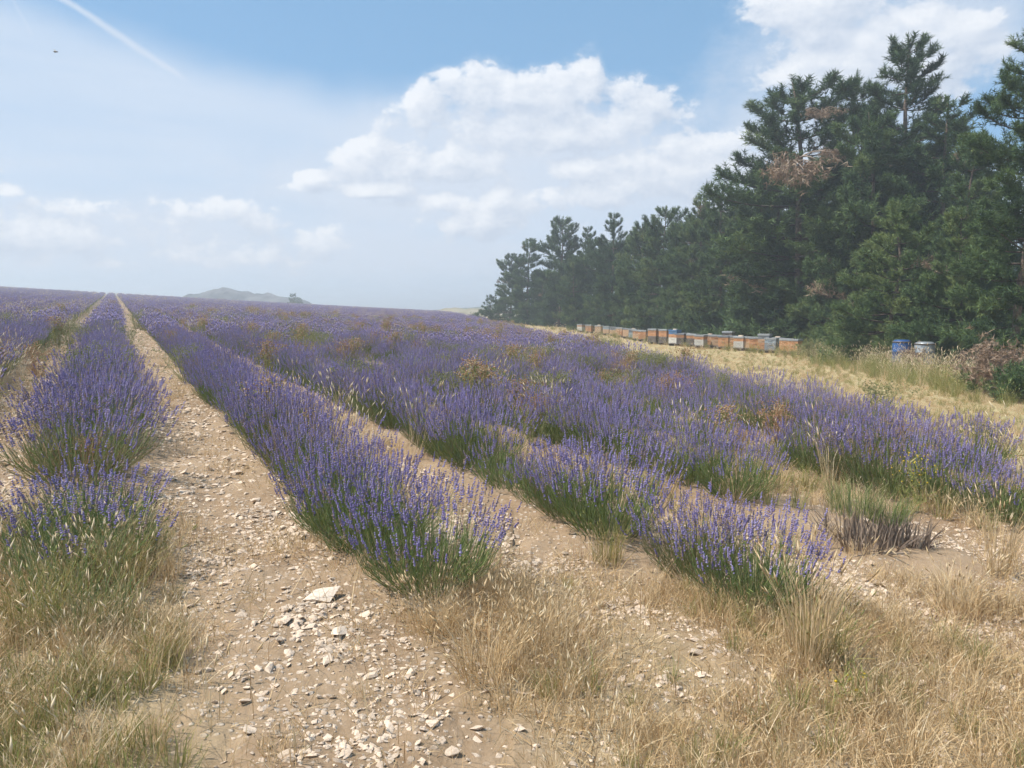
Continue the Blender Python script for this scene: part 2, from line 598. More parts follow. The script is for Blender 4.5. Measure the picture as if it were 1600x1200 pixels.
# ------------------------------------------------------------------ ground
def build_ground():
    th = np.concatenate([np.linspace(-42, 42, 520), np.linspace(42, 318, 120)[1:-1]]) * math.pi / 180
    rr = np.concatenate([[0.25], np.geomspace(0.6, 14, 190), np.geomspace(14, 260, 150)[1:], np.geomspace(260, 2400, 26)[1:]])
    TH, RR = np.meshgrid(th, rr)
    X, Y = RR * np.sin(TH), RR * np.cos(TH)
    Z = height(X, Y)
    nr, nt = X.shape
    V = np.stack([X, Y, Z], -1).reshape(-1, 3)
    i = np.arange(nr - 1)[:, None]
    j = np.arange(nt)[None, :]
    a = i * nt + j
    b = i * nt + (j + 1) % nt
    F = np.stack([a, b, b + nt, a + nt], -1).reshape(-1, 4)[:, ::-1]
    # grass cover: 0 bare stony soil, 1 dry sward
    x, y = V[:, 0], V[:, 1]
    edge = sstep(-0.5, 0.5, x - field_edge_x(y) + (fbm(x * 0.8, y * 0.8, 3) - 0.5) * 1.6)
    p = row_p(x, y)
    front = sstep(4.6, 3.4, y + (fbm(x * 1.3 + 9, y * 1.3, 3) - 0.5) * 2.0) * sstep(1.05, 1.6, p) * 0.35
    leftc = sstep(0.3, -0.1, p + (fbm(x * 2 + 3, y * 2, 3) - 0.5) * 0.6) * sstep(5.0, 3.6, y) * 0.4
    cover = np.clip(np.maximum(np.maximum(edge, front), leftc), 0, 1)
    cover[y < 0] = 0.7
    me = np_mesh('ground', V, F, None, cover, True)
    centre = len(V)
    m = bpy.data.materials.new('field_soil')
    m.use_nodes = True
    t = m.node_tree
    n = NT(t)
    bs = t.nodes['Principled BSDF']
    geo = n.node('ShaderNodeNewGeometry')
    pos = geo.outputs['Position']
    att = n.node('ShaderNodeAttribute', attribute_name='tint')
    big = n.noise(pos, 0.9, 6, 0.6)
    fine = n.noise(pos, 22.0, 8, 0.7)
    soil = n.mix(n.smooth(big, 0.3, 0.7), (0.22, 0.146, 0.085), (0.34, 0.245, 0.155))
    soil = n.mix(n.smooth(fine, 0.35, 0.7, 0.0, 0.65), soil, (0.36, 0.265, 0.18))
    vor = n.node('ShaderNodeTexVoronoi', feature='F1')
    t.links.new(pos, vor.inputs['Vector'])
    vor.inputs['Scale'].default_value = 26.0
    chip_sel = n.smooth(n.node('ShaderNodeSeparateColor').outputs[0], 0.6, 0.62) if False else None
    sc = n.node('ShaderNodeSeparateColor')
    t.links.new(vor.outputs['Color'], sc.inputs[0])
    chips = n.m('MULTIPLY', n.smooth(sc.outputs[0], 0.55, 0.6), n.smooth(vor.outputs['Distance'], 0.42, 0.3))
    patch = n.smooth(n.noise(pos, 2.1, 4, 0.6), 0.42, 0.6)
    chips = n.m('MULTIPLY', chips, n.m('ADD', n.m('MULTIPLY', patch, 0.7), 0.15))
    soil = n.mix(chips, soil, (0.56, 0.475, 0.39))
    sw = n.noise(pos, 3.0, 7, 0.65)
    sward = n.mix(n.smooth(sw, 0.3, 0.7), (0.32, 0.25, 0.13), (0.47, 0.385, 0.22))
    green = n.smooth(n.noise(pos, 0.35, 4, 0.6), 0.5, 0.75, 0.0, 0.45)
    sward = n.mix(green, sward, (0.27, 0.27, 0.11))
    col_ = n.mix(att.outputs['Fac'], soil, sward)
    t.links.new(col_, bs.inputs['Base Color'])
    bs.inputs['Roughness'].default_value = 0.95
    bs.inputs['Specular IOR Level'].default_value = 0.15
    bp = n.node('ShaderNodeBump')
    bp.inputs['Strength'].default_value = 0.7
    bp.inputs['Distance'].default_value = 0.03
    h = n.m('ADD', n.m('MULTIPLY', fine, 0.7), n.m('MULTIPLY', chips, 0.6))
    t.links.new(h, bp.inputs['Height'])
    t.links.new(bp.outputs[0], bs.inputs['Normal'])
    me.materials.append(m)
    obj('ground', me, kind='structure', label='pale stony lavender field sloping down to a dry grass strip', cat='ground')


build_ground()


def build_hill(name, profile, dist, depth, base, mat, label, seed, rough=1.0, px_mode=True):
    """a ridge whose skyline follows heights (metres) measured from the photograph at a shortened distance, set so the even haze fades it enough"""
    xs = np.array([at(px, 487, dist)[0] for px, _ in profile])
    zs = np.array([top_z(py, dist) for _, py in profile])
    gx = np.linspace(xs[0], xs[-1], 220)
    gz = np.interp(gx, xs, zs)
    ker = np.hanning(13); ker /= ker.sum()
    gz = np.convolve(np.pad(gz, 6, mode='edge'), ker, 'valid')
    gy = np.linspace(-1, 1, 60)
    X, S = np.meshgrid(gx, gy)
    Zt = np.broadcast_to(gz, X.shape)
    fall = np.cos(S * math.pi / 2) ** 0.8
    Y = dist + S * depth
    amp = rough * (1 - np.abs(S)) * np.clip((Zt - base) / (Zt.max() - base), 0, 1)
    Z = base + (Zt - base) * fall + amp * (fbm(X / depth * 9 + seed, Y / depth * 5, 5) - 0.55) * (Zt.max() - base) * 0.09
    nr, nt = X.shape
    a = (np.arange(nr - 1)[:, None] * nt + np.arange(nt - 1)[None, :])
    F = np.stack([a, a + 1, a + nt + 1, a + nt], -1).reshape(-1, 4)
    me = np_mesh(name, np.stack([X, Y, Z], -1).reshape(-1, 3), F, mat, None, True)
    obj(name, me, kind='structure', label=label, cat='hill')


M_rocky = rough_mat('rocky_slope', (0.03, 0.04, 0.05), (0.21, 0.205, 0.205), 0.11, 0.95, 0.0, 7)
M_knoll = rough_mat('grassy_slope', (0.22, 0.19, 0.11), (0.36, 0.30, 0.18), 0.06, 0.95, 0.0, 7)
M_wooded = rough_mat('wooded_slope', (0.05, 0.075, 0.04), (0.13, 0.14, 0.08), 0.03, 0.95, 0.0, 6)
build_hill('mountain', [(225, 492), (270, 474), (300, 463), (335, 455), (358, 450), (378, 452), (400, 458), (430, 462), (458, 467), (500, 478), (560, 496)], 285.0, 50.0, -36.0,
           M_rocky, 'bare rocky mountain in blue haze behind the field crest', 3.0)
build_hill('hill', [(590, 500), (650, 489), (700, 481), (740, 481), (800, 487), (860, 492), (960, 500)], 260.0, 45.0, -36.0,
           M_knoll, 'low tan grassy hill beyond the end of the field', 9.0, 0.5)
build_hill('hill', [(560, 495), (640, 489), (700, 482), (760, 477), (850, 474), (960, 479), (1100, 492)], 400.0, 70.0, -36.0,
           M_wooded, 'distant blue wooded hill behind the tan hill and pines', 14.0, 0.6)

# ------------------------------------------------------------------ pine trees
def tufts(mb, P, D, size, tint, needles=14, w=0.03, rg=rng):
    n = len(P)
    D = unit(D)
    rep = lambda a: np.repeat(a, needles, axis=0)
    d = rep(D)
    perp = unit(np.cross(d, unit(rg.normal(size=d.shape))))
    phi = rg.uniform(0.3, 1.35, len(d))[:, None]
    nd = unit(d * np.cos(phi) + perp * np.sin(phi))
    s = np.repeat(np.broadcast_to(size, (n,)), needles)[:, None]
    b = rep(P) + d * s * rg.uniform(-0.5, 0.55, (len(d), 1))
    side = np.cross(nd, unit(rg.normal(size=d.shape)))
    side = unit(side) * w * 0.5
    tip = b + nd * s * rg.uniform(0.7, 1.15, (len(d), 1))
    V = np.stack([b - side, b + side, tip], 1)
    F = np.arange(len(d) * 3).reshape(-1, 3)
    mb.add(V, F, np.repeat(np.clip(rep(np.broadcast_to(tint, (n,))) + rg.normal(0, 0.06, len(d)), 0, 1), 3))


def make_pine(seed, H, Rc, base, kind='full', lean=(0, 0), spacing=0.42, dens=1.0, needles=14, w=0.03, size=0.17, shade=0.45):
    rg = np.random.default_rng(seed)
    trunk, limbs, crown, dead = MB(), MB(), MB(), MB()
    K = 12
    hs = np.linspace(0, H, K)
    wob = np.cumsum(rg.normal(0, 0.05, (K, 2)), axis=0)
    axis = np.stack([wob[:, 0] + lean[0] * hs / H, wob[:, 1] + lean[1] * hs / H, hs], 1)
    axis[0, :2] = 0
    r0 = 0.0095 * H + 0.02
    tube(trunk, axis - [0, 0, 0.15], r0 * (1 - hs / H) ** 0.8 + 0.018, 9)
    def ax(h):
        return np.array([np.interp(h, hs, axis[:, 0]), np.interp(h, hs, axis[:, 1]), h])
    P, D, T = [], [], []
    lob = rg.uniform(0, 6.28, 3)
    h = base
    while h < H - 0.25:
        t = (h - base) / (H - base)
        if kind == 'full':
            prof = (1 - t) ** 0.85 * (0.85 + 0.15 * min(1, t * 6)) + 0.08
        elif kind == 'dome':
            prof = math.sqrt(max(0.02, 1 - t ** 1.7)) * (0.8 + 0.2 * min(1, t * 4)) * (1 - 0.25 * t)
        else:  # open
            prof = (0.55 + 0.45 * math.sin(min(1, t * 1.5) * math.pi / 2)) * (1 - t) ** 0.55 + 0.10
        nb = rg.integers(4, 7)
        a0 = rg.uniform(0, 6.28)
        wl = rg.uniform(0.72, 1.15)
        for b in range(nb):
            az = a0 + b * 2 * math.pi / nb + rg.normal(0, 0.22)
            lobe = 1 + 0.22 * math.sin(az * 2 + lob[0] + h * 0.9) + 0.12 * math.sin(az * 3 + lob[1] - h * 1.3)
            L = max(0.3, Rc * prof * wl * lobe * rg.uniform(0.7, 1.1))
            up0 = -0.10 + 0.48 * t + rg.normal(0, 0.11)
            tipup = 0.18 + 0.35 * t
            s = np.linspace(0, 1, 6)
            out = np.array([math.cos(az), math.sin(az), 0])
            sidev = np.array([-math.sin(az), math.cos(az), 0])
            bend = rg.normal(0, 0.12)
            pts = ax(h) + out * (L * s)[:, None] + sidev * (bend * L * s ** 2)[:, None]
            pts[:, 2] += L * (up0 * s + (tipup - 0.12) * s ** 3 * 0.55 - 0.12 * s * (1 - s))
            pts[:, 2] = np.maximum(pts[:, 2], 0.12)
            is_dead = rg.random() < 0.015
            btint = rg.normal(0, 0.17)
            tube(limbs, pts, 0.012 + 0.013 * L * (1 - s) ** 1.0, 4, rg.uniform(0.3, 0.8))
            # side shoots carry the needles
            ns = max(5, int(L * 11.5 * dens))
            for q in range(ns):
                sq = 1.0 - 0.72 * rg.random() ** 1.25 if q > 4 else rg.uniform(0.9, 1.0)
                bp = np.array([np.interp(sq, s, pts[:, c]) for c in range(3)])
                sl = max(0.22, min(0.95, (0.50 * L * (1.2 - sq)) * rg.uniform(0.6, 1.25)))
                ang = rg.uniform(0.3, 1.25)
                roll = (rg.normal(0.15, 0.38) if rg.random() < 0.5 else math.pi - rg.normal(0.15, 0.38)) if q % 3 else rg.uniform(0, 6.28)
                bdir = pts[-1] - pts[0]
                bdir = bdir / np.linalg.norm(bdir)
                upv = np.cross(bdir, sidev)
                upv = -upv if upv[2] < 0 else upv
                dirv = bdir * math.cos(ang) + (sidev * math.cos(roll) + upv * math.sin(roll)) * math.sin(ang)
                dirv = dirv + np.array([0, 0, rg.uniform(0.0, 0.35) + 0.2 * t])
                dirv /= np.linalg.norm(dirv)
                m_ = max(2, int(sl / 0.15))
                ss = np.linspace(0.25, 1.0, m_)[:, None]
                pp = bp + dirv * sl * ss + np.array([0, 0, 1]) * (sl * (0.12 + 0.25 * t) * ss ** 2)
                dd = np.repeat((dirv + np.array([0, 0, 0.25 + 0.3 * t]))[None], m_, 0)
                tint = np.clip(shade + btint + rg.normal(0, 0.09) + 0.14 * (ss[:, 0] - 0.5), 0, 1)
                if is_dead:
                    if rg.random() < 0.5:
                        tufts(dead, pp, dd, size, rg.uniform(0.2, 0.9), 8, w, rg)
                else:
                    P.append(pp); D.append(dd); T.append(tint)
            tp = pts[-1]
            P.append(tp[None]); D.append((pts[-1] - pts[-2] + [0, 0, 0.1])[None]); T.append(np.array([shade]))
        h += spacing * rg.uniform(0.75, 1.25) * (1.0 if kind != 'open' else 1.35)
    # leader
    n = 9
    lp = np.stack([ax(H - 0.8 + 0.9 * k / n) for k in range(n)])
    P.append(lp); D.append(np.repeat([[0.05, 0.02, 1.0]], n, 0)); T.append(np.full(n, shade + 0.05))
    tufts(crown, np.concatenate(P), np.concatenate(D), size, np.concatenate(T), needles, w, rg)
    out = {'trunk': trunk.mesh('trunk', M_bark, True), 'branches': limbs.mesh('branches', M_branch), 'crown': crown.mesh('crown', M_needle)}
    if dead.n:
        out['dead_sprays'] = dead.mesh('dead_sprays', M_deadneedle)
    return out


PINES = {
    'open_tall': (make_pine(11, 11.0, 2.3, 0.5, 'open', (0.3, 0.2), 0.36, 2.0, 16, 0.024, 0.20), 11.0),
    'leader': (make_pine(12, 11.0, 2.9, 0.5, 'full', (-0.2, 0), 0.56, 1.85, 16, 0.027, 0.20, 0.45), 11.0),
    'broad': (make_pine(13, 10.0, 2.9, 0.4, 'dome', (0.2, 0), 0.58, 1.85, 16, 0.028, 0.20, 0.42), 10.0),
    'broad_low': (make_pine(14, 7.0, 3.1, 0.25, 'full', (0, 0.2), 0.46, 1.75, 16, 0.026, 0.19, 0.66), 7.0),
    'cone': (make_pine(15, 10.0, 3.1, 0.3, 'full', (0.1, 0), 0.56, 1.75, 14, 0.033, 0.21, 0.38), 10.0),
    'cone_b': (make_pine(16, 10.0, 2.8, 0.3, 'full', (-0.2, 0.1), 0.54, 1.75, 14, 0.033, 0.21, 0.52), 10.0),
    'dome_b': (make_pine(17, 9.0, 3.0, 0.3, 'dome', (-0.3, 0), 0.56, 1.75, 14, 0.033, 0.21, 0.47), 9.0),
    'crooked': (make_pine(19, 9.5, 3.0, 0.4, 'dome', (0.7, 0), 0.56, 1.75, 14, 0.033, 0.21, 0.5), 9.5),
    'small': (make_pine(18, 4.0, 1.7, 0.1, 'dome', (0, 0), 0.40, 0.8, 13, 0.04, 0.2, 0.4), 4.0),
}
# variant, column of the top (px), row of the top (px), distance ahead (m), turn, width factor, label
TREES = [
    ('open_tall', 1588, 52, 22, 0.4, 1.05, 'tall open pine with bare pinkish trunk at the right edge'),
    ('leader', 1412, 68, 36, 1.0, 1.2, 'tallest slender pine with bare-stemmed top above the group'),
    ('broad', 1258, 108, 39, 2.2, 1.3, 'big broad pine with brown dead branches high on its flank'),
    ('broad', 1335, 120, 41, 4.1, 0.95, 'broad pine between the slender-topped pine and the brown-flecked one'),
    ('cone', 1470, 150, 33, 0.3, 1.15, 'dense pine right of the slender-topped one'),
    ('cone_b', 1500, 212, 30, 2.6, 0.9, 'sloping dense pine beside the open tall pine'),
    ('broad_low', 1395, 318, 27.2, 5.2, 1.05, 'low spreading light green pine right above the steel drum'),
    ('broad_low', 1500, 330, 25.0, 1.6, 0.95, 'low dense pine right of the steel drum'),
    ('broad_low', 1290, 345, 37.5, 3.3, 1.1, 'low bushy pine right behind the nearest beehives'),
    ('cone_b', 1215, 240, 43, 0.9, 1.15, 'dense pine whose left flank overhangs the middle beehives'),
    ('leader', 1192, 262, 45.0, 0.7, 1.1, 'pine filling the shoulder left of the big broad pine'),
    ('broad', 1375, 165, 34.0, 2.9, 1.0, 'full pine directly below the slender top'),
    ('cone', 1128, 290, 48, 1.3, 1.0, 'pointed pine behind the middle of the beehive row'),
    ('cone_b', 1090, 305, 52, 4.4, 0.9, 'narrow pointed pine just left of the middle beehives'),
    ('dome_b', 1160, 322, 47, 2.0, 0.9, 'rounded pine over the white-sided beehive'),
    ('crooked', 1025, 325, 58, 5.5, 0.95, 'rounded pine with a brown patch near its top'),
    ('cone', 1052, 352, 55, 3.5, 0.8, 'short pine squeezed behind the large orange beehives'),
    ('cone', 958, 333, 67, 0.2, 0.9, 'pointed pine above the far end of the beehive row'),
    ('cone_b', 985, 362, 64, 2.9, 0.85, 'small pointed pine next to the far beehives'),
    ('cone', 915, 355, 74, 4.9, 0.85, 'dark narrow pine just past the last beehive'),
    ('crooked', 873, 338, 80, 1.1, 0.95, 'tall layered pine near the far end of the row'),
    ('dome_b', 900, 400, 72, 0.5, 0.8, 'low rounded pine beneath the tall layered one'),
    ('cone_b', 824, 374, 88, 3.7, 1.15, 'pine with jagged left edge near the far end'),
    ('dome_b', 796, 398, 94, 2.4, 1.1, 'outermost wide pine at the far end of the row'),
    ('dome_b', 845, 430, 84, 4.0, 1.1, 'low pine filling in under the jagged pine'),
    ('crooked', 940, 372, 70.0, 1.9, 1.0, 'rounded pine between the two far pointed pines'),
    ('dome_b', 1008, 350, 61.0, 0.8, 1.0, 'rounded pine left of the brown-patched one'),
    ('dome_b', 1075, 335, 53.0, 3.9, 1.0, 'rounded pine right of the brown-patched one'),
    ('small', 765, 461, 104, 0.0, 1.0, 'small bushy pine standing alone beyond the row end'),
    ('small', 782, 470, 100, 2.0, 1.1, 'squat pine bush touching the row end'),
    ('small', 458, 459, 188.0, 1.0, 1.05, 'lone dark pine on the field crest beside the mountain'),
    ('small', 470, 465, 190.0, 3.0, 0.8, 'tiny pine right next to the lone crest pine'),
]


def place_tree(var, x, y, H, rot, wf, label, group='pines along the field edge'):
    parts, H0 = PINES[var]
    s = H / H0
    z = hz(x, y)
    t = thing('pine_tree', label, 'tree', (x, y, z - 0.05), rot, (s * wf, s * wf, s), group)
    for nm, me in parts.items():
        obj(nm, me, t, kind=None if nm == 'trunk' else 'stuff')
    return t


for var, px, py, Y, rot, wf, label in TREES:
    x = x_at(px, Y)
    zt = top_z(py, Y)
    place_tree(var, x, Y, zt - hz(x, Y), rot, wf, label)
# the second line of the wood, seen in the gaps
BACK = [('cone', 1600, 34.0, 6.5), ('cone_b', 1530, 40.0, 7.0), ('broad', 1440, 44.0, 12.5), ('dome_b', 1370, 47.0, 12.5), ('cone', 1280, 49.0, 12.5),
        ('cone_b', 1210, 55.0, 12.0), ('dome_b', 1140, 61.0, 11.5), ('cone', 1075, 68.0, 11.0), ('cone_b', 1010, 76.0, 10.5), ('dome_b', 950, 85.0, 9.8), ('dome_b', 895, 94.0, 9.0), ('dome_b', 850, 102.0, 7.5)]
for i, (var, px, Y, H) in enumerate(BACK):
    place_tree(var, x_at(px, Y), Y, H * 0.92, i * 1.7, 1.25, 'shaded pine of the second line, seen only through gaps between front pines')

# ------------------------------------------------------------------ beehives and drums
H_orange = hive_mat('orange_paint', (0.44, 0.21, 0.09))
H_tan = hive_mat('faded_orange_paint', (0.46, 0.29, 0.17))
H_white = hive_mat('white_paint', (0.50, 0.49, 0.45))
H_blue = hive_mat('blue_paint', (0.04, 0.15, 0.33))
H_slate = hive_mat('slate_paint', (0.16, 0.19, 0.22))
H_dark = hive_mat('dark_timber', (0.09, 0.075, 0.065))
H_zinc = hive_mat('zinc_lid', (0.30, 0.33, 0.35), rough=0.5, metallic=0.35)
H_paleblue = hive_mat('pale_blue_paint', (0.30, 0.38, 0.45))


def bevel_box(lo, hi, mat, name, bev=0.006):
    bm = bmesh.new()
    bmesh.ops.create_cube(bm, size=1.0)
    for v in bm.verts:
        v.co = Vector([lo[i] + (v.co[i] + 0.5) * (hi[i] - lo[i]) for i in range(3)])
    bmesh.ops.bevel(bm, geom=bm.edges[:], offset=bev, segments=1, affect='EDGES')
    me = bpy.data.meshes.new(name)
    bm.to_mesh(me)
    bm.free()
    me.materials.append(mat)
    return me


_hc = {}


def hbox(lo, hi, mat, name):
    k = (tuple(lo), tuple(hi), mat.name, name)
    if k not in _hc:
        _hc[k] = bevel_box(lo, hi, mat, name)
    return _hc[k]


def make_hive(loc, rotz, label, body, sup, lid, supers=1, brick=False, s=1.0):
    t = thing('beehive', label, 'beehive', loc, rotz, s, 'beehives in front of the pines')
    w, d = 0.25, 0.22
    for sx in (-1, 1):
        obj('support_rail', hbox((sx * 0.19 - 0.035, -d + 0.01, -0.08), (sx * 0.19 + 0.035, d - 0.01, 0.10), H_dark, 'support_rail'), t)
    obj('floor_board', hbox((-w - 0.01, -d - 0.05, 0.10), (w + 0.01, d, 0.135), H_dark, 'floor_board'), t)
    bb = obj('brood_box', hbox((-w, -d, 0.135), (w, d, 0.445), body, 'brood_box'), t)
    obj('entrance', hbox((-0.17, -d - 0.006, 0.138), (0.17, -d + 0.004, 0.158), H_dark, 'entrance'), bb)
    obj('handle', hbox((-0.09, -d - 0.018, 0.35), (0.09, -d - 0.001, 0.375), body, 'handle'), bb)
    z = 0.449
    for k in range(supers):
        m = sup[k % len(sup)]
        sb = obj('honey_super', hbox((-w, -d, z), (w, d, z + 0.17), m, 'honey_super'), t)
        obj('handle', hbox((-0.09, -d - 0.018, z + 0.08), (0.09, -d - 0.001, z + 0.105), m, 'handle'), sb)
        z += 0.174
    obj('lid', hbox((-w - 0.018, -d - 0.018, z - 0.03), (w + 0.018, d + 0.018, z + 0.055), lid, 'lid'), t)
    if brick:
        obj('weight_stone', hbox((-0.09, -0.06, z + 0.057), (0.12, 0.06, z + 0.11), MATS['limestone'], 'weight_stone'), t)
    return t


# column (px), distance (m), body, supers, lid, number of supers, turn, label
HIVES = [
    (1243, 33.2, H_orange, [H_orange], H_zinc, 1, 'nearest orange beehive beside the green shrub'),
    (1231, 33.8, H_orange, [H_orange], H_zinc, 1, 'second nearest orange beehive from the green shrub'),
    (1216, 35.2, H_dark, [H_slate], H_slate, 1, 'dark slate beehive between the nearest orange pair and tall hive'),
    (1207, 34.6, H_slate, [H_paleblue], H_zinc, 1, 'grey beehive left of the dark slate one'),
    (1196, 34.9, H_orange, [H_tan, H_slate], H_zinc, 2, 'tall orange beehive with grey top box near the close end'),
    (1182, 35.8, H_orange, [H_orange], H_zinc, 1, 'orange beehive just left of the tall grey-topped one'),
    (1171, 36.4, H_tan, [H_orange], H_zinc, 1, 'orange beehive with paler lower box'),
    (1158, 36.6, H_white, [H_orange], H_zinc, 1, 'orange beehive with a white lower box'),
    (1147, 37.4, H_orange, [H_tan], H_slate, 1, 'orange beehive with dark lid right of the raised grey lid'),
    (1139, 39.2, H_slate, [H_slate, H_dark], H_zinc, 2, 'grey beehive standing behind with a raised lid'),
    (1133, 37.6, H_orange, [H_orange], H_slate, 1, 'orange beehive in front of the raised grey lid'),
    (1121, 38.6, H_tan, [H_orange], H_zinc, 1, 'orange and tan beehive two right of the white-panelled one'),
    (1110, 39.2, H_orange, [H_tan], H_zinc, 1, 'faded orange beehive right of the white-panelled one'),
    (1096, 38.6, H_white, [H_orange], H_zinc, 1, 'white-panelled beehive with orange upper box and grey lid'),
    (1083, 40.2, H_dark, [H_orange], H_zinc, 1, 'orange-topped beehive with dark lower box'),
    (1074, 41.6, H_slate, [H_paleblue], H_zinc, 1, 'pale blue and slate beehive behind the orange-topped one'),
    (1064, 41.0, H_dark, [H_orange], H_slate, 1, 'beehive with dark lower box right of the bright blue lid'),
    (1055, 41.2, H_white, [H_orange, H_blue], H_blue, 2, 'beehive with bright blue top box and lid'),
    (1039, 42.4, H_dark, [H_orange], H_zinc, 2, 'tall orange beehive, right one of the large pair'),
    (1022, 43.2, H_dark, [H_orange], H_zinc, 2, 'tall orange beehive, left one of the large pair'),
    (1006, 46.5, H_orange, [H_orange], H_zinc, 1, 'orange beehive just left of the large pair'),
    (997, 47.6, H_tan, [H_orange], H_zinc, 1, 'second orange beehive left of the large pair'),
    (990, 49.6, H_paleblue, [H_slate], H_zinc, 1, 'pale blue beehive left of the large orange pair'),
    (981, 51.0, H_tan, [H_tan], H_slate, 1, 'faded tan beehive with dark lid, left of the pale blue one'),
    (970, 53.0, H_orange, [H_tan], H_zinc, 1, 'far faded orange beehive, sixth from the far end'),
    (960, 55.0, H_tan, [H_slate], H_slate, 1, 'far beehive with slate top box, fifth from the far end'),
    (949, 57.0, H_tan, [H_paleblue], H_zinc, 1, 'far beehive with pale blue top box, fourth from far end'),
    (936, 59.0, H_tan, [H_tan], H_zinc, 1, 'far tan beehive, third from the far end'),
    (921, 61.0, H_orange, [H_tan], H_zinc, 1, 'far orange beehive, second from the far end'),
    (908, 63.0, H_white, [H_tan], H_zinc, 1, 'last beehive at the far end, whitish lower box'),
]
for i, (px, Y, body, sup, lid, ns, label) in enumerate(HIVES):
    x = x_at(px, Y)
    make_hive((x, Y, hz(x, Y)), R(-38 + ((i * 37) % 17 - 8)), label, body, sup, lid, ns, brick=(i % 5 == 2))


def lathe(mb, prof, seg=28, tint=0.5):
    prof = np.array(prof, float)
    a = np.linspace(0, 2 * math.pi, seg, endpoint=False)
    V = np.stack([prof[:, 0][:, None] * np.cos(a), prof[:, 0][:, None] * np.sin(a), np.repeat(prof[:, 1][:, None], seg, 1)], -1).reshape(-1, 3)
    F = []
    for i in range(len(prof) - 1):
        for j in range(seg):
            p, q = i * seg + j, i * seg + (j + 1) % seg
            F += [[p, q, q + seg], [p, q + seg, p + seg]]
    mb.add(V, F, tint)


def make_drum(px, Y, label, mat, lidmat, H=0.92, r=0.29):
    x = x_at(px, Y)
    t = thing('steel_drum' if 'steel' in label else 'plastic_drum', label, 'drum', (x, Y, hz(x, Y) - 0.01))
    mb = MB()
    lathe(mb, [(0.02, 0), (r, 0.0), (r, 0.28), (r + .012, .295), (r + .012, .315), (r, .33), (r, .6), (r + .012, .615), (r + .012, .635), (r, .65), (r, H - 0.09), (r - 0.03, H - 0.02)])
    obj('barrel', mb.mesh('barrel', mat, True), t)
    mb = MB()
    lathe(mb, [(r - 0.012, H - 0.06), (r + 0.004, H - 0.06), (r + 0.004, H - 0.02), (r - 0.02, H - 0.02)])
    obj('clamp_ring', mb.mesh('clamp_ring', H_dark), t)
    mb = MB()
    lathe(mb, [(r - 0.02, H - 0.022), (r - 0.03, H), (r - 0.09, H + 0.03), (0.001, H + 0.035)])
    obj('lid', mb.mesh('lid', lidmat, True), t)
    return t


M_drum = rough_mat('galvanised', (0.17, 0.195, 0.21), (0.33, 0.36, 0.38), 4.0, 0.45, 0.05, metallic=0.35)
M_drumblue = rough_mat('blue_plastic', (0.015, 0.06, 0.18), (0.03, 0.09, 0.24), 4.0, 0.45, 0.03)
make_drum(1447, 23.6, 'pale grey steel drum with domed lid under the pines', M_drum, M_drum, 0.92, 0.29)
make_drum(1411, 24.2, 'bright blue plastic drum half hidden beside the grey drum', M_drumblue, M_drumblue, 0.96, 0.27)

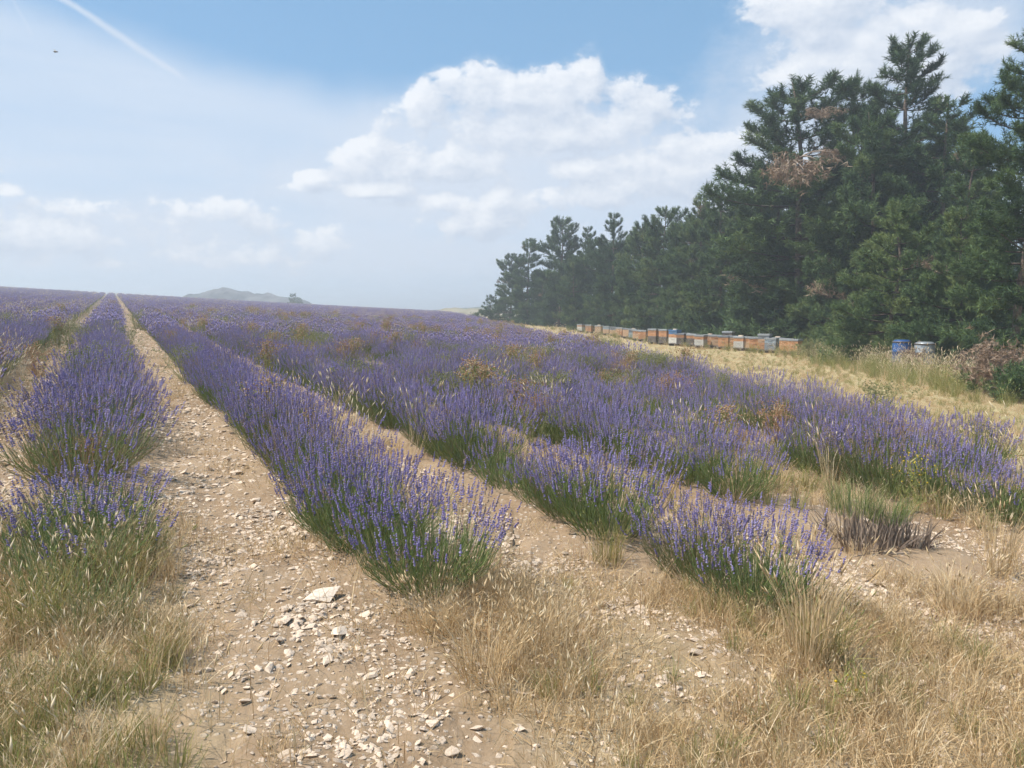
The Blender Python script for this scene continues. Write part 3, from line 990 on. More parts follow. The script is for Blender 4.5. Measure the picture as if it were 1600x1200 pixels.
# ------------------------------------------------------------------ lavender
def make_lavender(seed, n_st=300, n_leaf=420, Hs=0.60, Rs=0.50, spike=0.05, whorls=6, faded=0.08, green=0.55, lod=0):
    rg = np.random.default_rng(seed)
    fo, fl = MB(), MB()
    ph = rg.uniform(0, 2 * np.pi, n_st)
    q = np.sqrt(rg.random(n_st))
    th = q * 0.66 + rg.normal(0, 0.07, n_st)
    lump = 1 + 0.13 * np.sin(ph * 3 + rg.uniform(0, 6)) * q + 0.08 * np.sin(ph * 5 + rg.uniform(0, 6)) * q
    L = Hs * (1.0 - 0.20 * q ** 2) * rg.uniform(0.72, 1.12, n_st) * lump
    b = np.stack([np.cos(ph) * q * 0.20, np.sin(ph) * q * 0.20, np.zeros(n_st)], 1)
    d = np.stack([np.cos(ph) * np.sin(th) * Rs / 0.48, np.sin(ph) * np.sin(th) * Rs / 0.48, np.cos(th)], 1)
    tip = b + d * L[:, None]
    mid = b + d * (L * 0.5)[:, None] * np.array([1.35, 1.35, 0.90])
    up = unit(d + np.array([0, 0, 0.8]) + rg.normal(0, 0.12, (n_st, 3)))
    st = np.clip(green + rg.normal(0, 0.16, n_st), 0, 1)
    blades(fo, b, mid, tip, 0.0042 if lod == 0 else 0.009, st, rg)
    # leafy lower mound
    k = rg.integers(0, n_st, n_leaf)
    s = rg.uniform(0.05, 0.62, n_leaf)[:, None]
    p0 = b[k] + (tip[k] - b[k]) * s * np.array([1.05, 1.05, 0.95]) + rg.normal(0, 0.02, (n_leaf, 3))
    p0[:, 2] = np.maximum(p0[:, 2], 0.0)
    ld = unit(d[k] + np.array([0, 0, 0.35]) + rg.normal(0, 0.35, (n_leaf, 3)))
    ll = rg.uniform(0.07, 0.15, n_leaf)[:, None]
    blades(fo, p0, p0 + ld * ll * 0.5, p0 + ld * ll + np.array([0, 0, 0.01]), 0.0075 if lod == 0 else 0.016, np.clip(green - 0.02 + rg.normal(0, 0.14, n_leaf), 0, 1), rg)
    tint = np.clip(rg.normal(0.58, 0.16, n_st), 0.24, 1)
    fd = rg.random(n_st) < faded
    tint[fd] = rg.uniform(0, 0.16, fd.sum())
    sl = spike * rg.uniform(0.7, 1.3, n_st)
    if lod == 0:
        for w in range(whorls):
            f = w / (whorls - 1)
            c = tip + up * (sl * (f * 1.0 - 0.1))[:, None] + rg.normal(0, 0.0016, (n_st, 3))
            rad = 0.0085 * (1.0 - 0.45 * f) * rg.uniform(0.75, 1.3, n_st)
            octas(fl, c, up + rg.normal(0, 0.25, (n_st, 3)), rad, 0.0062, np.clip(tint + rg.normal(0, 0.10, n_st), 0, 1), rg)
        k = rg.random(n_st) < 0.55
        c = tip[k] - up[k] * (sl[k] * 0.55)[:, None]
        octas(fl, c, up[k], 0.0065, 0.005, np.clip(tint[k] - 0.08, 0, 1), rg)
    else:
        octas(fl, tip + up * (sl * 0.4)[:, None], up, 0.011 * lod, sl * 0.75, tint, rg)
    return fo.mesh('foliage', M_lavleaf), fl.mesh('blossom', M_flower)


LAV = [make_lavender(100 + i, 330, 480, 0.60 + 0.03 * (i % 3 - 1), 0.50, 0.052, 6, [0.12, 0.22, 0.34, 0.16][i % 4], [0.52, 0.58, 0.42, 0.62][i % 4]) for i in range(8)]
LAV_SPARSE = [make_lavender(140 + i, 150, 520, 0.50, 0.44, 0.045, 5, 0.3, 0.5) for i in range(3)]
LAV_FAR = []
for i in range(5):
    fo, fl = make_lavender(160 + i, 150, 130, 0.60, 0.54, 0.06, 4, [0.12, 0.25, 0.45, 0.16, 0.3][i], 0.55, 1.1)
    LAV_FAR.append((fo, fl))


def joined(name, meshes):
    """one mesh from two, keeping materials"""
    Vs, Fs, Ts, Ms, off = [], [], [], [], 0
    for k, me in enumerate(meshes):
        v = np.empty(len(me.vertices) * 3, np.float32); me.vertices.foreach_get('co', v)
        f = np.empty(len(me.loops), np.int32); me.loops.foreach_get('vertex_index', f)
        t = np.empty(len(me.vertices), np.float32); me.attributes['tint'].data.foreach_get('value', t)
        Vs.append(v.reshape(-1, 3)); Fs.append(f.reshape(-1, 3) + off); Ts.append(t); Ms.append(np.full(len(f) // 3, k, np.int32))
        off += len(me.vertices)
    out = np_mesh(name, np.concatenate(Vs), np.concatenate(Fs), None, np.concatenate(Ts))
    for me in meshes:
        out.materials.append(me.materials[0])
    out.polygons.foreach_set('material_index', np.concatenate(Ms))
    return out


def instancer(name, protos, pts, rot, scl, idx, label, cat):
    """stuff: points carrying copies of small meshes"""
    coll = bpy.data.collections.new(name + '_pieces')
    for i, me in enumerate(protos):
        coll.objects.link(bpy.data.objects.new(f'{name}_piece_{i:02d}', me))
    me = bpy.data.meshes.new(name)
    n = len(pts)
    me.vertices.add(n)
    me.vertices.foreach_set('co', np.asarray(pts, np.float32).ravel())
    a = me.attributes.new('rot', 'FLOAT_VECTOR', 'POINT'); a.data.foreach_set('vector', np.asarray(rot, np.float32).ravel())
    scl = np.asarray(scl, np.float32)
    if scl.ndim == 1:
        scl = np.repeat(scl[:, None], 3, 1)
    a = me.attributes.new('scl', 'FLOAT_VECTOR', 'POINT'); a.data.foreach_set('vector', scl.ravel())
    a = me.attributes.new('idx', 'INT', 'POINT'); a.data.foreach_set('value', np.asarray(idx, np.int32))
    o = obj(name, me, kind='stuff', label=label, cat=cat)
    ng = bpy.data.node_groups.new(name + '_scatter', 'GeometryNodeTree')
    ng.interface.new_socket('Geometry', in_out='INPUT', socket_type='NodeSocketGeometry')
    ng.interface.new_socket('Geometry', in_out='OUTPUT', socket_type='NodeSocketGeometry')
    N = ng.nodes
    gi, go = N.new('NodeGroupInput'), N.new('NodeGroupOutput')
    ci = N.new('GeometryNodeCollectionInfo')
    ci.inputs['Collection'].default_value = coll
    ci.inputs['Separate Children'].default_value = True
    ci.inputs['Reset Children'].default_value = True
    ip = N.new('GeometryNodeInstanceOnPoints')
    ip.inputs['Pick Instance'].default_value = True
    def named(nm, ty):
        q = N.new('GeometryNodeInputNamedAttribute'); q.data_type = ty; q.inputs['Name'].default_value = nm
        return q.outputs['Attribute']
    lk = ng.links.new
    lk(gi.outputs[0], ip.inputs['Points'])
    lk(ci.outputs[0], ip.inputs['Instance'])
    lk(named('idx', 'INT'), ip.inputs['Instance Index'])
    lk(named('rot', 'FLOAT_VECTOR'), ip.inputs['Rotation'])
    lk(named('scl', 'FLOAT_VECTOR'), ip.inputs['Scale'])
    lk(ip.outputs[0], go.inputs[0])
    md = o.modifiers.new('scatter', 'NODES')
    md.node_group = ng
    return o


ROW_NAME = {0: 'row left of stony track', -1: 'second row left of stony track', -2: 'third row left of stony track'}
# hand-kept openings in the rows (row, from, to along the row) where weeds or bare soil show
rows = []
for k in range(-14, 46):
    p = ROW_P0 + ROW_SPACE * k
    t = -2.0
    seq = []
    rg = np.random.default_rng(900 + k)
    while t < 240:
        x, y = p * CA - t * SA, p * SA + t * CA
        start = {0: 4.0, 1: 4.1, 2: 4.15}.get(k, 4.6)
        if k >= 3:
            start = 5.4 + 0.5 * math.sin(k * 1.7)
        if y > start and y < FIELD_FAR and x < float(field_edge_x(y)) - 0.5:
            gap_p = 0.02 if k <= 2 else 0.18
            if k == 2 and 4.75 < y < 5.45:
                gap_p = 0.4
            if y < 60:
                clump = fbm(np.array([x * 0.5 + 40]), np.array([y * 0.5]), 2)[0]
                if k >= 3 and clump < 0.33:
                    gap_p = 0.6
            if rg.random() > gap_p:
                seq.append((t, x + rg.normal(0, 0.05), y + rg.normal(0, 0.05), rg.uniform(0.84, 1.12), rg.random(), rg.uniform(0, 6.28)))
        t += rg.uniform(0.40, 0.54)
    rows.append((k, seq))
allb = []
for k, seq in rows:
    for i, (t, x, y, s, v, rz) in enumerate(seq):
        inview = y > 2 and -0.70 < x / y < 0.72
        if y > 1 and -0.85 < x / y < 0.95:
            allb.append((math.hypot(x, y) + (0 if inview else 30), k, i + 1, x, y, s, v, rz))
allb.sort(key=lambda b: b[0])
near, far = allb[:300], allb[300:]
for dist, k, i, x, y, s, v, rz in near:
    rn = ROW_NAME.get(k) or ordinal(k) + ' row right of stony track'
    sparse = (k >= 3 and v < 0.5) or (k == 0 and i <= 3) or (k < 3 and v < 0.08)
    wide = 1.0 + (0.28 * float(sstep(18, 9, y)) if k == 0 else 0.0)
    look = 'sparsely flowering' if sparse else 'purple flowering'
    t_ = thing('lavender_bush', f'{look} lavender bush, {ordinal(i)} from near end of {rn}', 'lavender', (x, y, hz(x, y) - 0.02), rz, (s * wide, s * wide, s * (0.92 + 0.2 * v)), 'lavender bushes in rows')
    fo, fl = (LAV_SPARSE[int(v * 97) % 3] if sparse else LAV[int(v * 1000) % len(LAV)])
    obj('foliage', fo, t_)
    obj('blossom', fl, t_)
fx = np.array([b[3] for b in far]); fy = np.array([b[4] for b in far])
fs = np.array([b[5] for b in far]); fv = np.array([b[6] for b in far]); fr = np.array([b[7] for b in far])
far_meshes = [joined('lavender_far', m) for m in LAV_FAR]
instancer('lavender_rows', far_meshes, np.stack([fx, fy, height(fx, fy) - 0.02], 1), np.stack([0 * fr, 0 * fr, fr], 1), fs * 1.04, np.where(fbm(fx * 0.22 + 5, fy * 0.22, 3) > 0.52, np.array([2, 4, 1])[(fv * 997).astype(int) % 3], np.array([0, 1, 3])[(fv * 997).astype(int) % 3]),
          'purple lavender rows stretching away to the crest of the field', 'lavender field')

# ------------------------------------------------------------------ grasses
def make_tuft(seed, n, hmin, hmax, spread, lean, w, mat, heads=0, head_len=0.035, head_r=0.004, tint_mu=0.55, tint_sd=0.18, base_r=0.05, awn=False):
    rg = np.random.default_rng(seed)
    mb = MB()
    ph = rg.uniform(0, 6.283, n)
    r = np.sqrt(rg.random(n)) * base_r
    p0 = np.stack([np.cos(ph) * r, np.sin(ph) * r, np.full(n, -0.01)], 1)
    ph2 = ph + rg.normal(0, 0.7, n)
    th = np.abs(rg.normal(0, spread, n))
    h = rg.uniform(hmin, hmax, n)
    d = np.stack([np.cos(ph2) * np.sin(th), np.sin(ph2) * np.sin(th), np.cos(th)], 1)
    p1 = p0 + d * (h * 0.55)[:, None]
    d2 = unit(d + np.stack([np.cos(ph2), np.sin(ph2), np.zeros(n)], 1) * np.abs(rg.normal(lean, lean * 0.5, n))[:, None] - np.array([0, 0, 0.3 * lean]))
    p2 = p1 + d2 * (h * 0.45)[:, None]
    p2[:, 2] = np.maximum(p2[:, 2], 0.004)
    t = np.clip(rg.normal(tint_mu, tint_sd, n), 0, 1)
    blades(mb, p0, p1, p2, w * rg.uniform(0.7, 1.3, n), t, rg)
    if heads:
        k = rg.choice(n, min(heads, n), replace=False)
        octas(mb, p2[k] + d2[k] * head_len * 0.4, d2[k], head_r * rg.uniform(0.8, 1.3, len(k)), head_len * rg.uniform(0.7, 1.2, len(k)), np.clip(t[k] + 0.15, 0, 1), rg)
    return mb.mesh('tuft', mat)


T_short = [make_tuft(300 + i, 46, 0.05, 0.19, 0.55, 0.6, 0.0035, M_straw, 5, 0.018, 0.003, 0.5, 0.2, 0.09) for i in range(4)]
T_mid = [make_tuft(310 + i, 44, 0.14, 0.34, 0.34, 0.45, 0.0032, M_straw, 10, 0.02, 0.0028, 0.58, 0.18, 0.06) for i in range(4)]
T_litter = [make_tuft(320 + i, 40, 0.06, 0.20, 1.35, 0.3, 0.003, M_straw, 0, tint_mu=0.5, tint_sd=0.2, base_r=0.16) for i in range(3)]
T_green = [make_tuft(330 + i, 50, 0.12, 0.32, 0.32, 0.5, 0.0038, M_greengrass, 5, 0.022, 0.0022, 0.5, 0.22, 0.06) for i in range(3)]
T_tall = [make_tuft(340 + i, 26, 0.45, 0.85, 0.20, 0.35, 0.0036, M_straw, 22, 0.055, 0.0055, 0.72, 0.15, 0.06) for i in range(3)]
T_tallgreen = [make_tuft(350 + i, 40, 0.30, 0.62, 0.26, 0.45, 0.006, M_greengrass, 12, 0.05, 0.006, 0.55, 0.22, 0.09) for i in range(3)]
T_fox = [make_tuft(360 + i, 14, 0.20, 0.42, 0.22, 0.35, 0.0026, M_straw, 13, 0.034, 0.0038, 0.72, 0.12, 0.07) for i in range(3)]
GR = T_short + T_mid + T_litter + T_green + T_tall + T_tallgreen + T_fox
I_short, I_mid, I_lit, I_green, I_tall, I_tg, I_fox = range(0, 4), range(4, 8), range(8, 11), range(11, 14), range(14, 17), range(17, 20), range(20, 23)


def scatter(n, xlo, xhi, ylo, yhi, fn):
    x = rng.uniform(xlo, xhi, n)
    y = rng.uniform(ylo, yhi, n)
    keep = rng.random(n) < fn(x, y)
    keep &= np.abs(x) < 0.78 * y + 0.6
    return x[keep], y[keep]


def pick(ids, n):
    return rng.choice(np.array(list(ids)), n)


G = {'x': [], 'y': [], 's': [], 'i': []}


def put(x, y, ids, smin, smax):
    n = len(x)
    G['x'].append(x); G['y'].append(y); G['s'].append(rng.uniform(smin, smax, n)); G['i'].append(pick(ids, n))


def row_phase(x, y):
    k = (row_p(x, y) - ROW_P0) / ROW_SPACE
    return np.abs(k - np.round(k))        # 0 in the middle of a row, .5 in the middle of a track


def front_mask(x, y):
    p = row_p(x, y)
    edge = 4.5 + 0.5 * (fbm(x * 1.2, y * 1.2, 2) - 0.5)
    lane = 1 - 0.75 * sstep(0.28, 0.42, row_phase(x, y)) * sstep(2.6, 3.6, y)
    return lane * sstep(0.5, -0.5, y - edge) * sstep(1.05, 1.7, p + 0.5 * (fbm(x * 2.2 + 7, y * 2.2, 2) - 0.5))


def patch(x, y, f=1.6, lo=0.35, hi=0.6, o=0):
    return sstep(lo, hi, fbm(x * f + o, y * f + o * 1.7, 3))


# foreground dry grass to the right of the track
x, y = scatter(3000, -1.5, 6, 1.5, 5.6, lambda x, y: front_mask(x, y) * (0.12 + 0.88 * patch(x, y)))
put(x, y, I_short, 0.6, 1.0)
x, y = scatter(1100, -1.5, 6, 1.5, 5.4, lambda x, y: front_mask(x, y) * patch(x, y, 1.3, 0.42, 0.62, 5))
put(x, y, I_mid, 0.45, 0.85)
x, y = scatter(4200, -1.5, 6, 1.5, 6.0, lambda x, y: front_mask(x, y) * 0.9)
put(x, y, I_lit, 0.8, 1.3)
x, y = scatter(420, -1, 6, 1.5, 5.0, lambda x, y: front_mask(x, y) * patch(x, y, 1.1, 0.45, 0.6, 11))
put(x, y, I_green, 0.45, 0.8)
x, y = scatter(300, -1, 6, 1.8, 5.0, lambda x, y: front_mask(x, y) * patch(x, y, 1.1, 0.45, 0.6, 21) * 0.8)
put(x, y, I_fox, 0.7, 1.0)
# left corner: dense yellow-green grass in front of the left row
left = lambda x, y: sstep(0.35, 0.0, row_p(x, y) + 0.4 * (fbm(x * 3, y * 3, 2) - 0.5)) * sstep(5.2, 4.4, y)
x, y = scatter(1700, -4, 0, 1.6, 5.4, lambda x, y: left(x, y) * (0.3 + 0.85 * patch(x, y, 1.5, 0.4, 0.6, 13)) * 0.8)
put(x, y, I_green, 0.5, 0.9)
x, y = scatter(2300, -4, 0, 1.6, 5.4, lambda x, y: left(x, y) * (0.3 + 0.7 * patch(x, y, 1.2, 0.4, 0.6, 17)))
put(x, y, I_mid, 0.5, 0.9)
x, y = scatter(170, -4, 0, 1.8, 4.6, lambda x, y: left(x, y) * 0.7)
put(x, y, I_fox, 0.7, 1.1)
# straw lying in the tracks and thin tufts along their edges
x, y = scatter(16000, -14, 8, 2.0, 26, lambda x, y: sstep(0.16, 0.3, row_phase(x, y)) * sstep(26, 6, y) * (0.25 + 0.75 * patch(x, y, 0.9, 0.4, 0.6, 3)) * 0.8)
put(x, y, I_lit, 0.8, 1.25)
x, y = scatter(7000, -14, 8, 2.4, 30, lambda x, y: sstep(0.2, 0.3, row_phase(x, y)) * sstep(0.45, 0.34, row_phase(x, y)) * patch(x, y, 0.8, 0.42, 0.62, 8) * sstep(30, 8, y) * 0.8)
put(x, y, I_short, 0.6, 1.1)
# messy right half of the field: grass between and inside the rows
mess = lambda x, y: sstep(3.6, 5.0, row_p(x, y)) * sstep(0.8, -0.4, x - field_edge_x(y)) * sstep(4.4, 5.4, y)
x, y = scatter(9000, -8, 9, 4.6, 34, lambda x, y: mess(x, y) * patch(x, y, 0.6, 0.4, 0.62, 31) * (0.35 + 0.65 * sstep(0.1, 0.35, row_phase(x, y))))
put(x, y, list(I_mid) + list(I_green), 0.8, 1.25)
x, y = scatter(2000, -20, 9, 7, 60, lambda x, y: sstep(0.6, -0.4, x - field_edge_x(y)) * patch(x, y, 0.45, 0.58, 0.68, 41) * 0.8)
put(x, y, I_tall, 0.85, 1.1)
x, y = scatter(9000, -110, 6, 40, 170, lambda x, y: sstep(0.6, -0.4, x - field_edge_x(y)) * patch(x, y, 0.09, 0.52, 0.66, 51) * 0.4)
put(x, y, I_tall, 0.95, 1.3)
# grassy bits of the two rows left of the track
x, y = scatter(9000, -40, -1, 6, 55, lambda x, y: sstep(-1.0, -1.6, row_p(x, y)) * patch(x, y, 0.25, 0.42, 0.58, 61) * sstep(0.45, 0.2, row_phase(x, y)))
put(x, y, list(I_tall) + list(I_tg), 0.8, 1.05)
# mown strip between lavender and pines
strip = lambda x, y: sstep(-0.4, 0.6, x - field_edge_x(y)) * sstep(16.5, 14.5, x + 0.02 * y)
x, y = scatter(26000, 2, 16, 5.5, 40, lambda x, y: strip(x, y) * 0.8 * sstep(44, 12, y))
put(x, y, list(I_short) * 4 + list(I_green), 0.4, 0.75)
x, y = scatter(9000, -12, 14, 36, 130, lambda x, y: strip(x, y) * 0.5)
put(x, y, I_short, 0.9, 1.4)
# taller greenish grass at the feet of the pines and round the hives
tl_y = np.array([10, 17, 22, 28, 34, 42, 52, 62, 75, 95, 130.])
tl_x = np.array([9.6, 10.2, 10.8, 11.4, 11.6, 8.6, 7.4, 5.2, 2.4, -1.4, -8.])
band = lambda x, y: np.exp(-((x - np.interp(y, tl_y, tl_x)) / 0.75) ** 2)
x, y = scatter(14000, -4, 15, 11, 75, lambda x, y: band(x, y) * 0.55 * sstep(90, 20, y))
put(x, y, list(I_tg) * 2 + list(I_mid), 0.6, 1.05)
x, y = scatter(1400, 8, 15, 17, 27, lambda x, y: np.exp(-((x - 11.4 - 0.12 * (y - 22)) / 0.9) ** 2) * 0.5)
put(x, y, list(I_tg) + list(I_tall), 0.75, 1.15)
x, y = scatter(1500, -4, 15, 12, 60, lambda x, y: band(x, y) * patch(x, y, 0.5, 0.4, 0.55, 71) * 0.8)
put(x, y, I_tall, 0.6, 0.95)
gx, gy, gs, gi_ = (np.concatenate(G[c]) for c in 'xysi')
gz = height(gx, gy)
grot = np.stack([rng.normal(0, 0.08, len(gx)), rng.normal(0, 0.08, len(gx)), rng.uniform(0, 6.283, len(gx))], 1)
instancer('dry_grass', GR, np.stack([gx, gy, gz], 1), grot, gs, gi_, 'dry straw-coloured grass over the foreground, tracks and strip beside the pines', 'grass')

# ------------------------------------------------------------------ stones
def make_stone(seed, flat=0.5, n=15):
    rg = np.random.default_rng(seed)
    bm = bmesh.new()
    for _ in range(n):
        v = unit(rg.normal(size=3)) * rg.uniform(0.75, 1.05)
        bm.verts.new((v[0], v[1] * rg.uniform(0.6, 0.9), v[2] * flat))
    bmesh.ops.convex_hull(bm, input=bm.verts[:])
    bmesh.ops.delete(bm, geom=[v for v in bm.verts if not v.link_faces], context='VERTS')
    bmesh.ops.recalc_face_normals(bm, faces=bm.faces[:])
    me = bpy.data.meshes.new('stone')
    bm.to_mesh(me)
    bm.free()
    me.materials.append(M_stone)
    return me


STONES = [make_stone(500 + i, [0.28, 0.4, 0.34, 0.5][i % 4], 12 + i % 5) for i in range(10)]
track = lambda x, y: sstep(0.24, 0.34, row_phase(x, y)) * sstep(3.2, 4.2, y) * sstep(0.5, -0.5, x - field_edge_x(y))
main_track = lambda x, y: np.exp(-((row_p(x, y) - 0.78) / 0.34) ** 2)
bare = lambda x, y: np.maximum(track(x, y) * np.where(row_p(x, y) > 4.2, 0.45, 1.0), np.maximum(main_track(x, y), 0.30 * sstep(5.0, 4.4, y) * sstep(1.1, 1.6, row_p(x, y))))
gxx, gyy, gss = [], [], []
for n, ylo, yhi, smin, smax in ((56000, 1.5, 6, 0.003, 0.026), (52000, 3, 14, 0.006, 0.042), (24000, 10, 34, 0.014, 0.065)):
    w_ = 0.7 * yhi
    x = rng.uniform(-w_, min(w_, 8), n * 2); y = rng.uniform(ylo, yhi, n * 2)
    k = (rng.random(n * 2) < bare(x, y) * (0.25 + 0.75 * patch(x, y, 1.4, 0.35, 0.6, 81))) & (np.abs(x) < 0.75 * y + 0.5)
    x, y = x[k], y[k]
    gxx.append(x); gyy.append(y); gss.append(smin + (smax - smin) * rng.random(len(x)) ** 2.2)
gx, gy, gs = (np.concatenate(a) for a in (gxx, gyy, gss))
instancer('gravel', STONES, np.stack([gx, gy, height(gx, gy) + gs * 0.02], 1), rng.uniform(-0.5, 0.5, (len(gx), 3)) * [1, 1, 12], gs, rng.integers(0, 10, len(gx)),
          'pale limestone gravel scattered over the tracks', 'gravel')


def put_stone(me, x, y, s, rz, label, group=None, sc=(1, 1, 1), tilt=(0, 0), sink=0.1):
    o = obj('stone', me, None, (x, y, hz(x, y) + s * (0.25 - sink)), (tilt[0], tilt[1], rz), tuple(s * c for c in sc), label, 'stone', group)
    return o


def gpt(px, py):
    """where the line of sight through a photograph point meets the ground"""
    d = pix_dir(px, py)
    lo, hi = 0.5, 300.0
    for _ in range(60):
        m_ = 0.5 * (lo + hi)
        q = d * (m_ / d[1])
        if EYE + q[2] > hz(q[0], q[1]):
            lo = m_
        else:
            hi = m_
    q = d * (lo / d[1])
    return q[0], q[1]


BIG = make_stone(541, 0.36, 18)
BIG.materials[0] = M_bigstone
x, y = gpt(508, 938)
put_stone(BIG, x, y, 0.13, 0.35, 'largest flat pale stone on the stony track', None, (1.0, 0.78, 0.75), (0.16, -0.10), 0.0)
x, y = gpt(532, 990)
second = make_stone(542, 0.4, 13)
second.materials[0] = M_bigstone
put_stone(second, x, y, 0.075, 1.0, 'second largest pale stone, just below the largest flat one', None, (1.0, 0.9, 0.6), (0.1, 0.1))
NAMED = [(445, 752, 0.075, 'pale slab at the foot of the second row right edge of track'), (400, 782, 0.06, 'pale stone in the short line of stones up the track'),
         (370, 740, 0.085, 'wide pale stone left of the short line of stones'), (283, 962, 0.036, 'small white stone at the grassy left edge of the track'),
         (1240, 1051, 0.032, 'white stone on bare soil right of the tall dry tuft'), (268, 750, 0.08, 'pale stone against the left lavender row')]
for i, (px, py, s, lb) in enumerate(NAMED):
    x, y = gpt(px, py)
    put_stone(STONES[i], x, y, s, i * 1.3, lb, None, (1, 0.9, 0.7))
cnt = 0
tries = 0
while cnt < 290 and tries < 20000:
    tries += 1
    y = random.uniform(2.3, 11.0)
    x = random.uniform(-0.7 * y, 0.7 * y)
    dens = float(bare(np.array([x]), np.array([y]))[0]) * float(0.15 + patch(np.array([x]), np.array([y]), 1.4, 0.35, 0.6, 81)[0])
    if random.random() > dens:
        continue
    p = float(row_p(x, y))
    if -0.1 < p < 1.75:
        lb, g = 'loose pale limestone chip among many on the stony track', 'loose stones on the stony track'
    elif p >= 1.75:
        lb, g = 'loose pale limestone chip among many in gaps right of the track', 'loose stones right of the track'
    else:
        lb, g = 'loose pale limestone chip among many left of the left row', 'loose stones left of the left row'
    put_stone(STONES[cnt % 10], x, y, random.uniform(0.02, 0.058) * (0.8 + y * 0.04), random.uniform(0, 6.28), lb, g, (1, random.uniform(0.7, 1), random.uniform(0.6, 1)), (random.gauss(0, 0.25), random.gauss(0, 0.25)))
    cnt += 1

# ------------------------------------------------------------------ weeds, tufts and shrubs that stand out
def make_weed(seed, h, spread, n_st, leafmat, headmat, head_r=0.010, heads_per=9, leaf_n=160, leaf_w=0.009, tint=0.5):
    rg = np.random.default_rng(seed)
    fo, hd = MB(), MB()
    ph = rg.uniform(0, 6.283, n_st)
    th = np.abs(rg.normal(0, spread, n_st))
    L = h * rg.uniform(0.7, 1.08, n_st)
    d = np.stack([np.cos(ph) * np.sin(th), np.sin(ph) * np.sin(th), np.cos(th)], 1)
    p0 = np.stack([np.cos(ph) * 0.04, np.sin(ph) * 0.04, np.full(n_st, -0.01)], 1)
    tip = p0 + d * L[:, None]
    mid = p0 + d * (L * .5)[:, None] + rg.normal(0, 0.02, (n_st, 3))
    blades(fo, p0, mid, tip, 0.006, np.clip(tint + rg.normal(0, 0.15, n_st), 0, 1), rg)
    k = rg.integers(0, n_st, leaf_n)
    s = rg.uniform(0.1, 0.95, leaf_n)[:, None]
    a = p0[k] + (tip[k] - p0[k]) * s
    ld = unit(rg.normal(size=(leaf_n, 3)) + d[k] * 0.8 + np.array([0, 0, 0.4]))
    ll = rg.uniform(0.04, 0.10, leaf_n)[:, None]
    blades(fo, a, a + ld * ll * .5, a + ld * ll, leaf_w, np.clip(tint + rg.normal(0, 0.18, leaf_n), 0, 1), rg)
    m_ = n_st * heads_per
    kk = np.repeat(np.arange(n_st), heads_per)
    c = tip[kk] + rg.normal(0, 1, (m_, 3)) * np.array([0.045, 0.045, 0.03]) - d[kk] * rg.uniform(0, 0.10, (m_, 1))
    octas(hd, c, rg.normal(size=(m_, 3)), head_r * rg.uniform(0.6, 1.3, m_), head_r * 1.2, rg.random(m_), rg)
    return fo.mesh('foliage', leafmat), hd.mesh('seed_heads', headmat)


W_brown = make_weed(601, 0.72, 0.22, 22, M_greengrass, M_weedbrown, 0.011, 12, 300, 0.012, 0.5)
W_dead = make_weed(602, 0.55, 0.45, 40, M_weedbrown, M_weedbrown, 0.009, 10, 320, 0.008, 0.45)
W_pale = make_weed(603, 0.62, 0.42, 44, M_weedpale, M_weedpale, 0.008, 12, 360, 0.008, 0.5)
W_yel = make_weed(604, 0.55, 0.30, 12, M_greengrass, M_yellow, 0.007, 4, 120, 0.010, 0.6)
W_smallyel = make_weed(605, 0.22, 0.25, 4, M_greengrass, M_yellow, 0.008, 1, 20, 0.006, 0.6)
x, y = scatter(4400, -30, 6, 5.2, 60, lambda x, y: sstep(0.4, -0.6, x - field_edge_x(y)) * (0.25 + 0.75 * sstep(3.6, 6, row_p(x, y))) * patch(x, y, 0.45, 0.43, 0.57, 91) * 0.8 * sstep(0.5, 0.25, row_phase(x, y)))
wi = rng.choice([0, 1, 2, 2, 2], len(x))
instancer('undergrowth', [joined('weed_mass', m) for m in (W_brown, W_dead, W_pale)], np.stack([x, y, height(x, y)], 1), np.stack([0 * x, 0 * x, rng.uniform(0, 6.28, len(x))], 1),
          rng.uniform(0.85, 1.3, len(x)) * (0.55 + 0.45 * sstep(6.0, 12.0, y)), wi, 'rusty and pale weeds growing through the lavender', 'weeds')
WEEDS = [
    (432, 690, W_brown, 1.0, 'green weed with rusty seed heads in the first row right of track'),
    (385, 640, W_dead, 0.85, 'dried orange-brown weed just behind the rusty-headed green weed'),
    (480, 720, W_brown, 0.7, 'shorter rusty weed in front of the green rusty-headed weed'),
    (690, 600, W_pale, 1.15, 'pale yellow-green feathery weed in the middle of the field'),
    (650, 575, W_pale, 0.9, 'pale feathery weed just behind the middle one'),
    (985, 620, W_pale, 1.0, 'pale yellow-green weed in the field in front of the beehives'),
    (1045, 640, W_dead, 1.1, 'dried orange weed right of the centre of the field'),
    (1210, 690, W_dead, 1.0, 'dried orange weed in the field towards the grass strip'),
    (1150, 720, W_dead, 0.7, 'small dried weed behind the nearest whole lavender bush'),
    (890, 590, W_dead, 0.9, 'dried brown weed far out in the middle rows'),
    (140, 740, W_dead, 0.6, 'low dried weed in the left row near its end'),
    (60, 590, W_dead, 1.1, 'brown dried weed at the left picture edge'),
    (110, 545, W_pale, 1.1, 'pale dried weed in the row left of the track'),
    (1440, 800, W_yel, 1.0, 'weed with orange-yellow flowers beside the woody bush'),
    (1332, 1110, W_smallyel, 1.0, 'tiny yellow flower in the dry foreground grass'),
    (1338, 1080, W_smallyel, 0.8, 'second tiny yellow flower just behind the first'),
]
for i, (px, py, (fo, hd), s, lb) in enumerate(WEEDS):
    x, y = gpt(px, py)
    t_ = thing('weed', lb, 'weed', (x, y, hz(x, y)), i * 1.1, s)
    obj('foliage', fo, t_)
    obj('seed_heads', hd, t_)

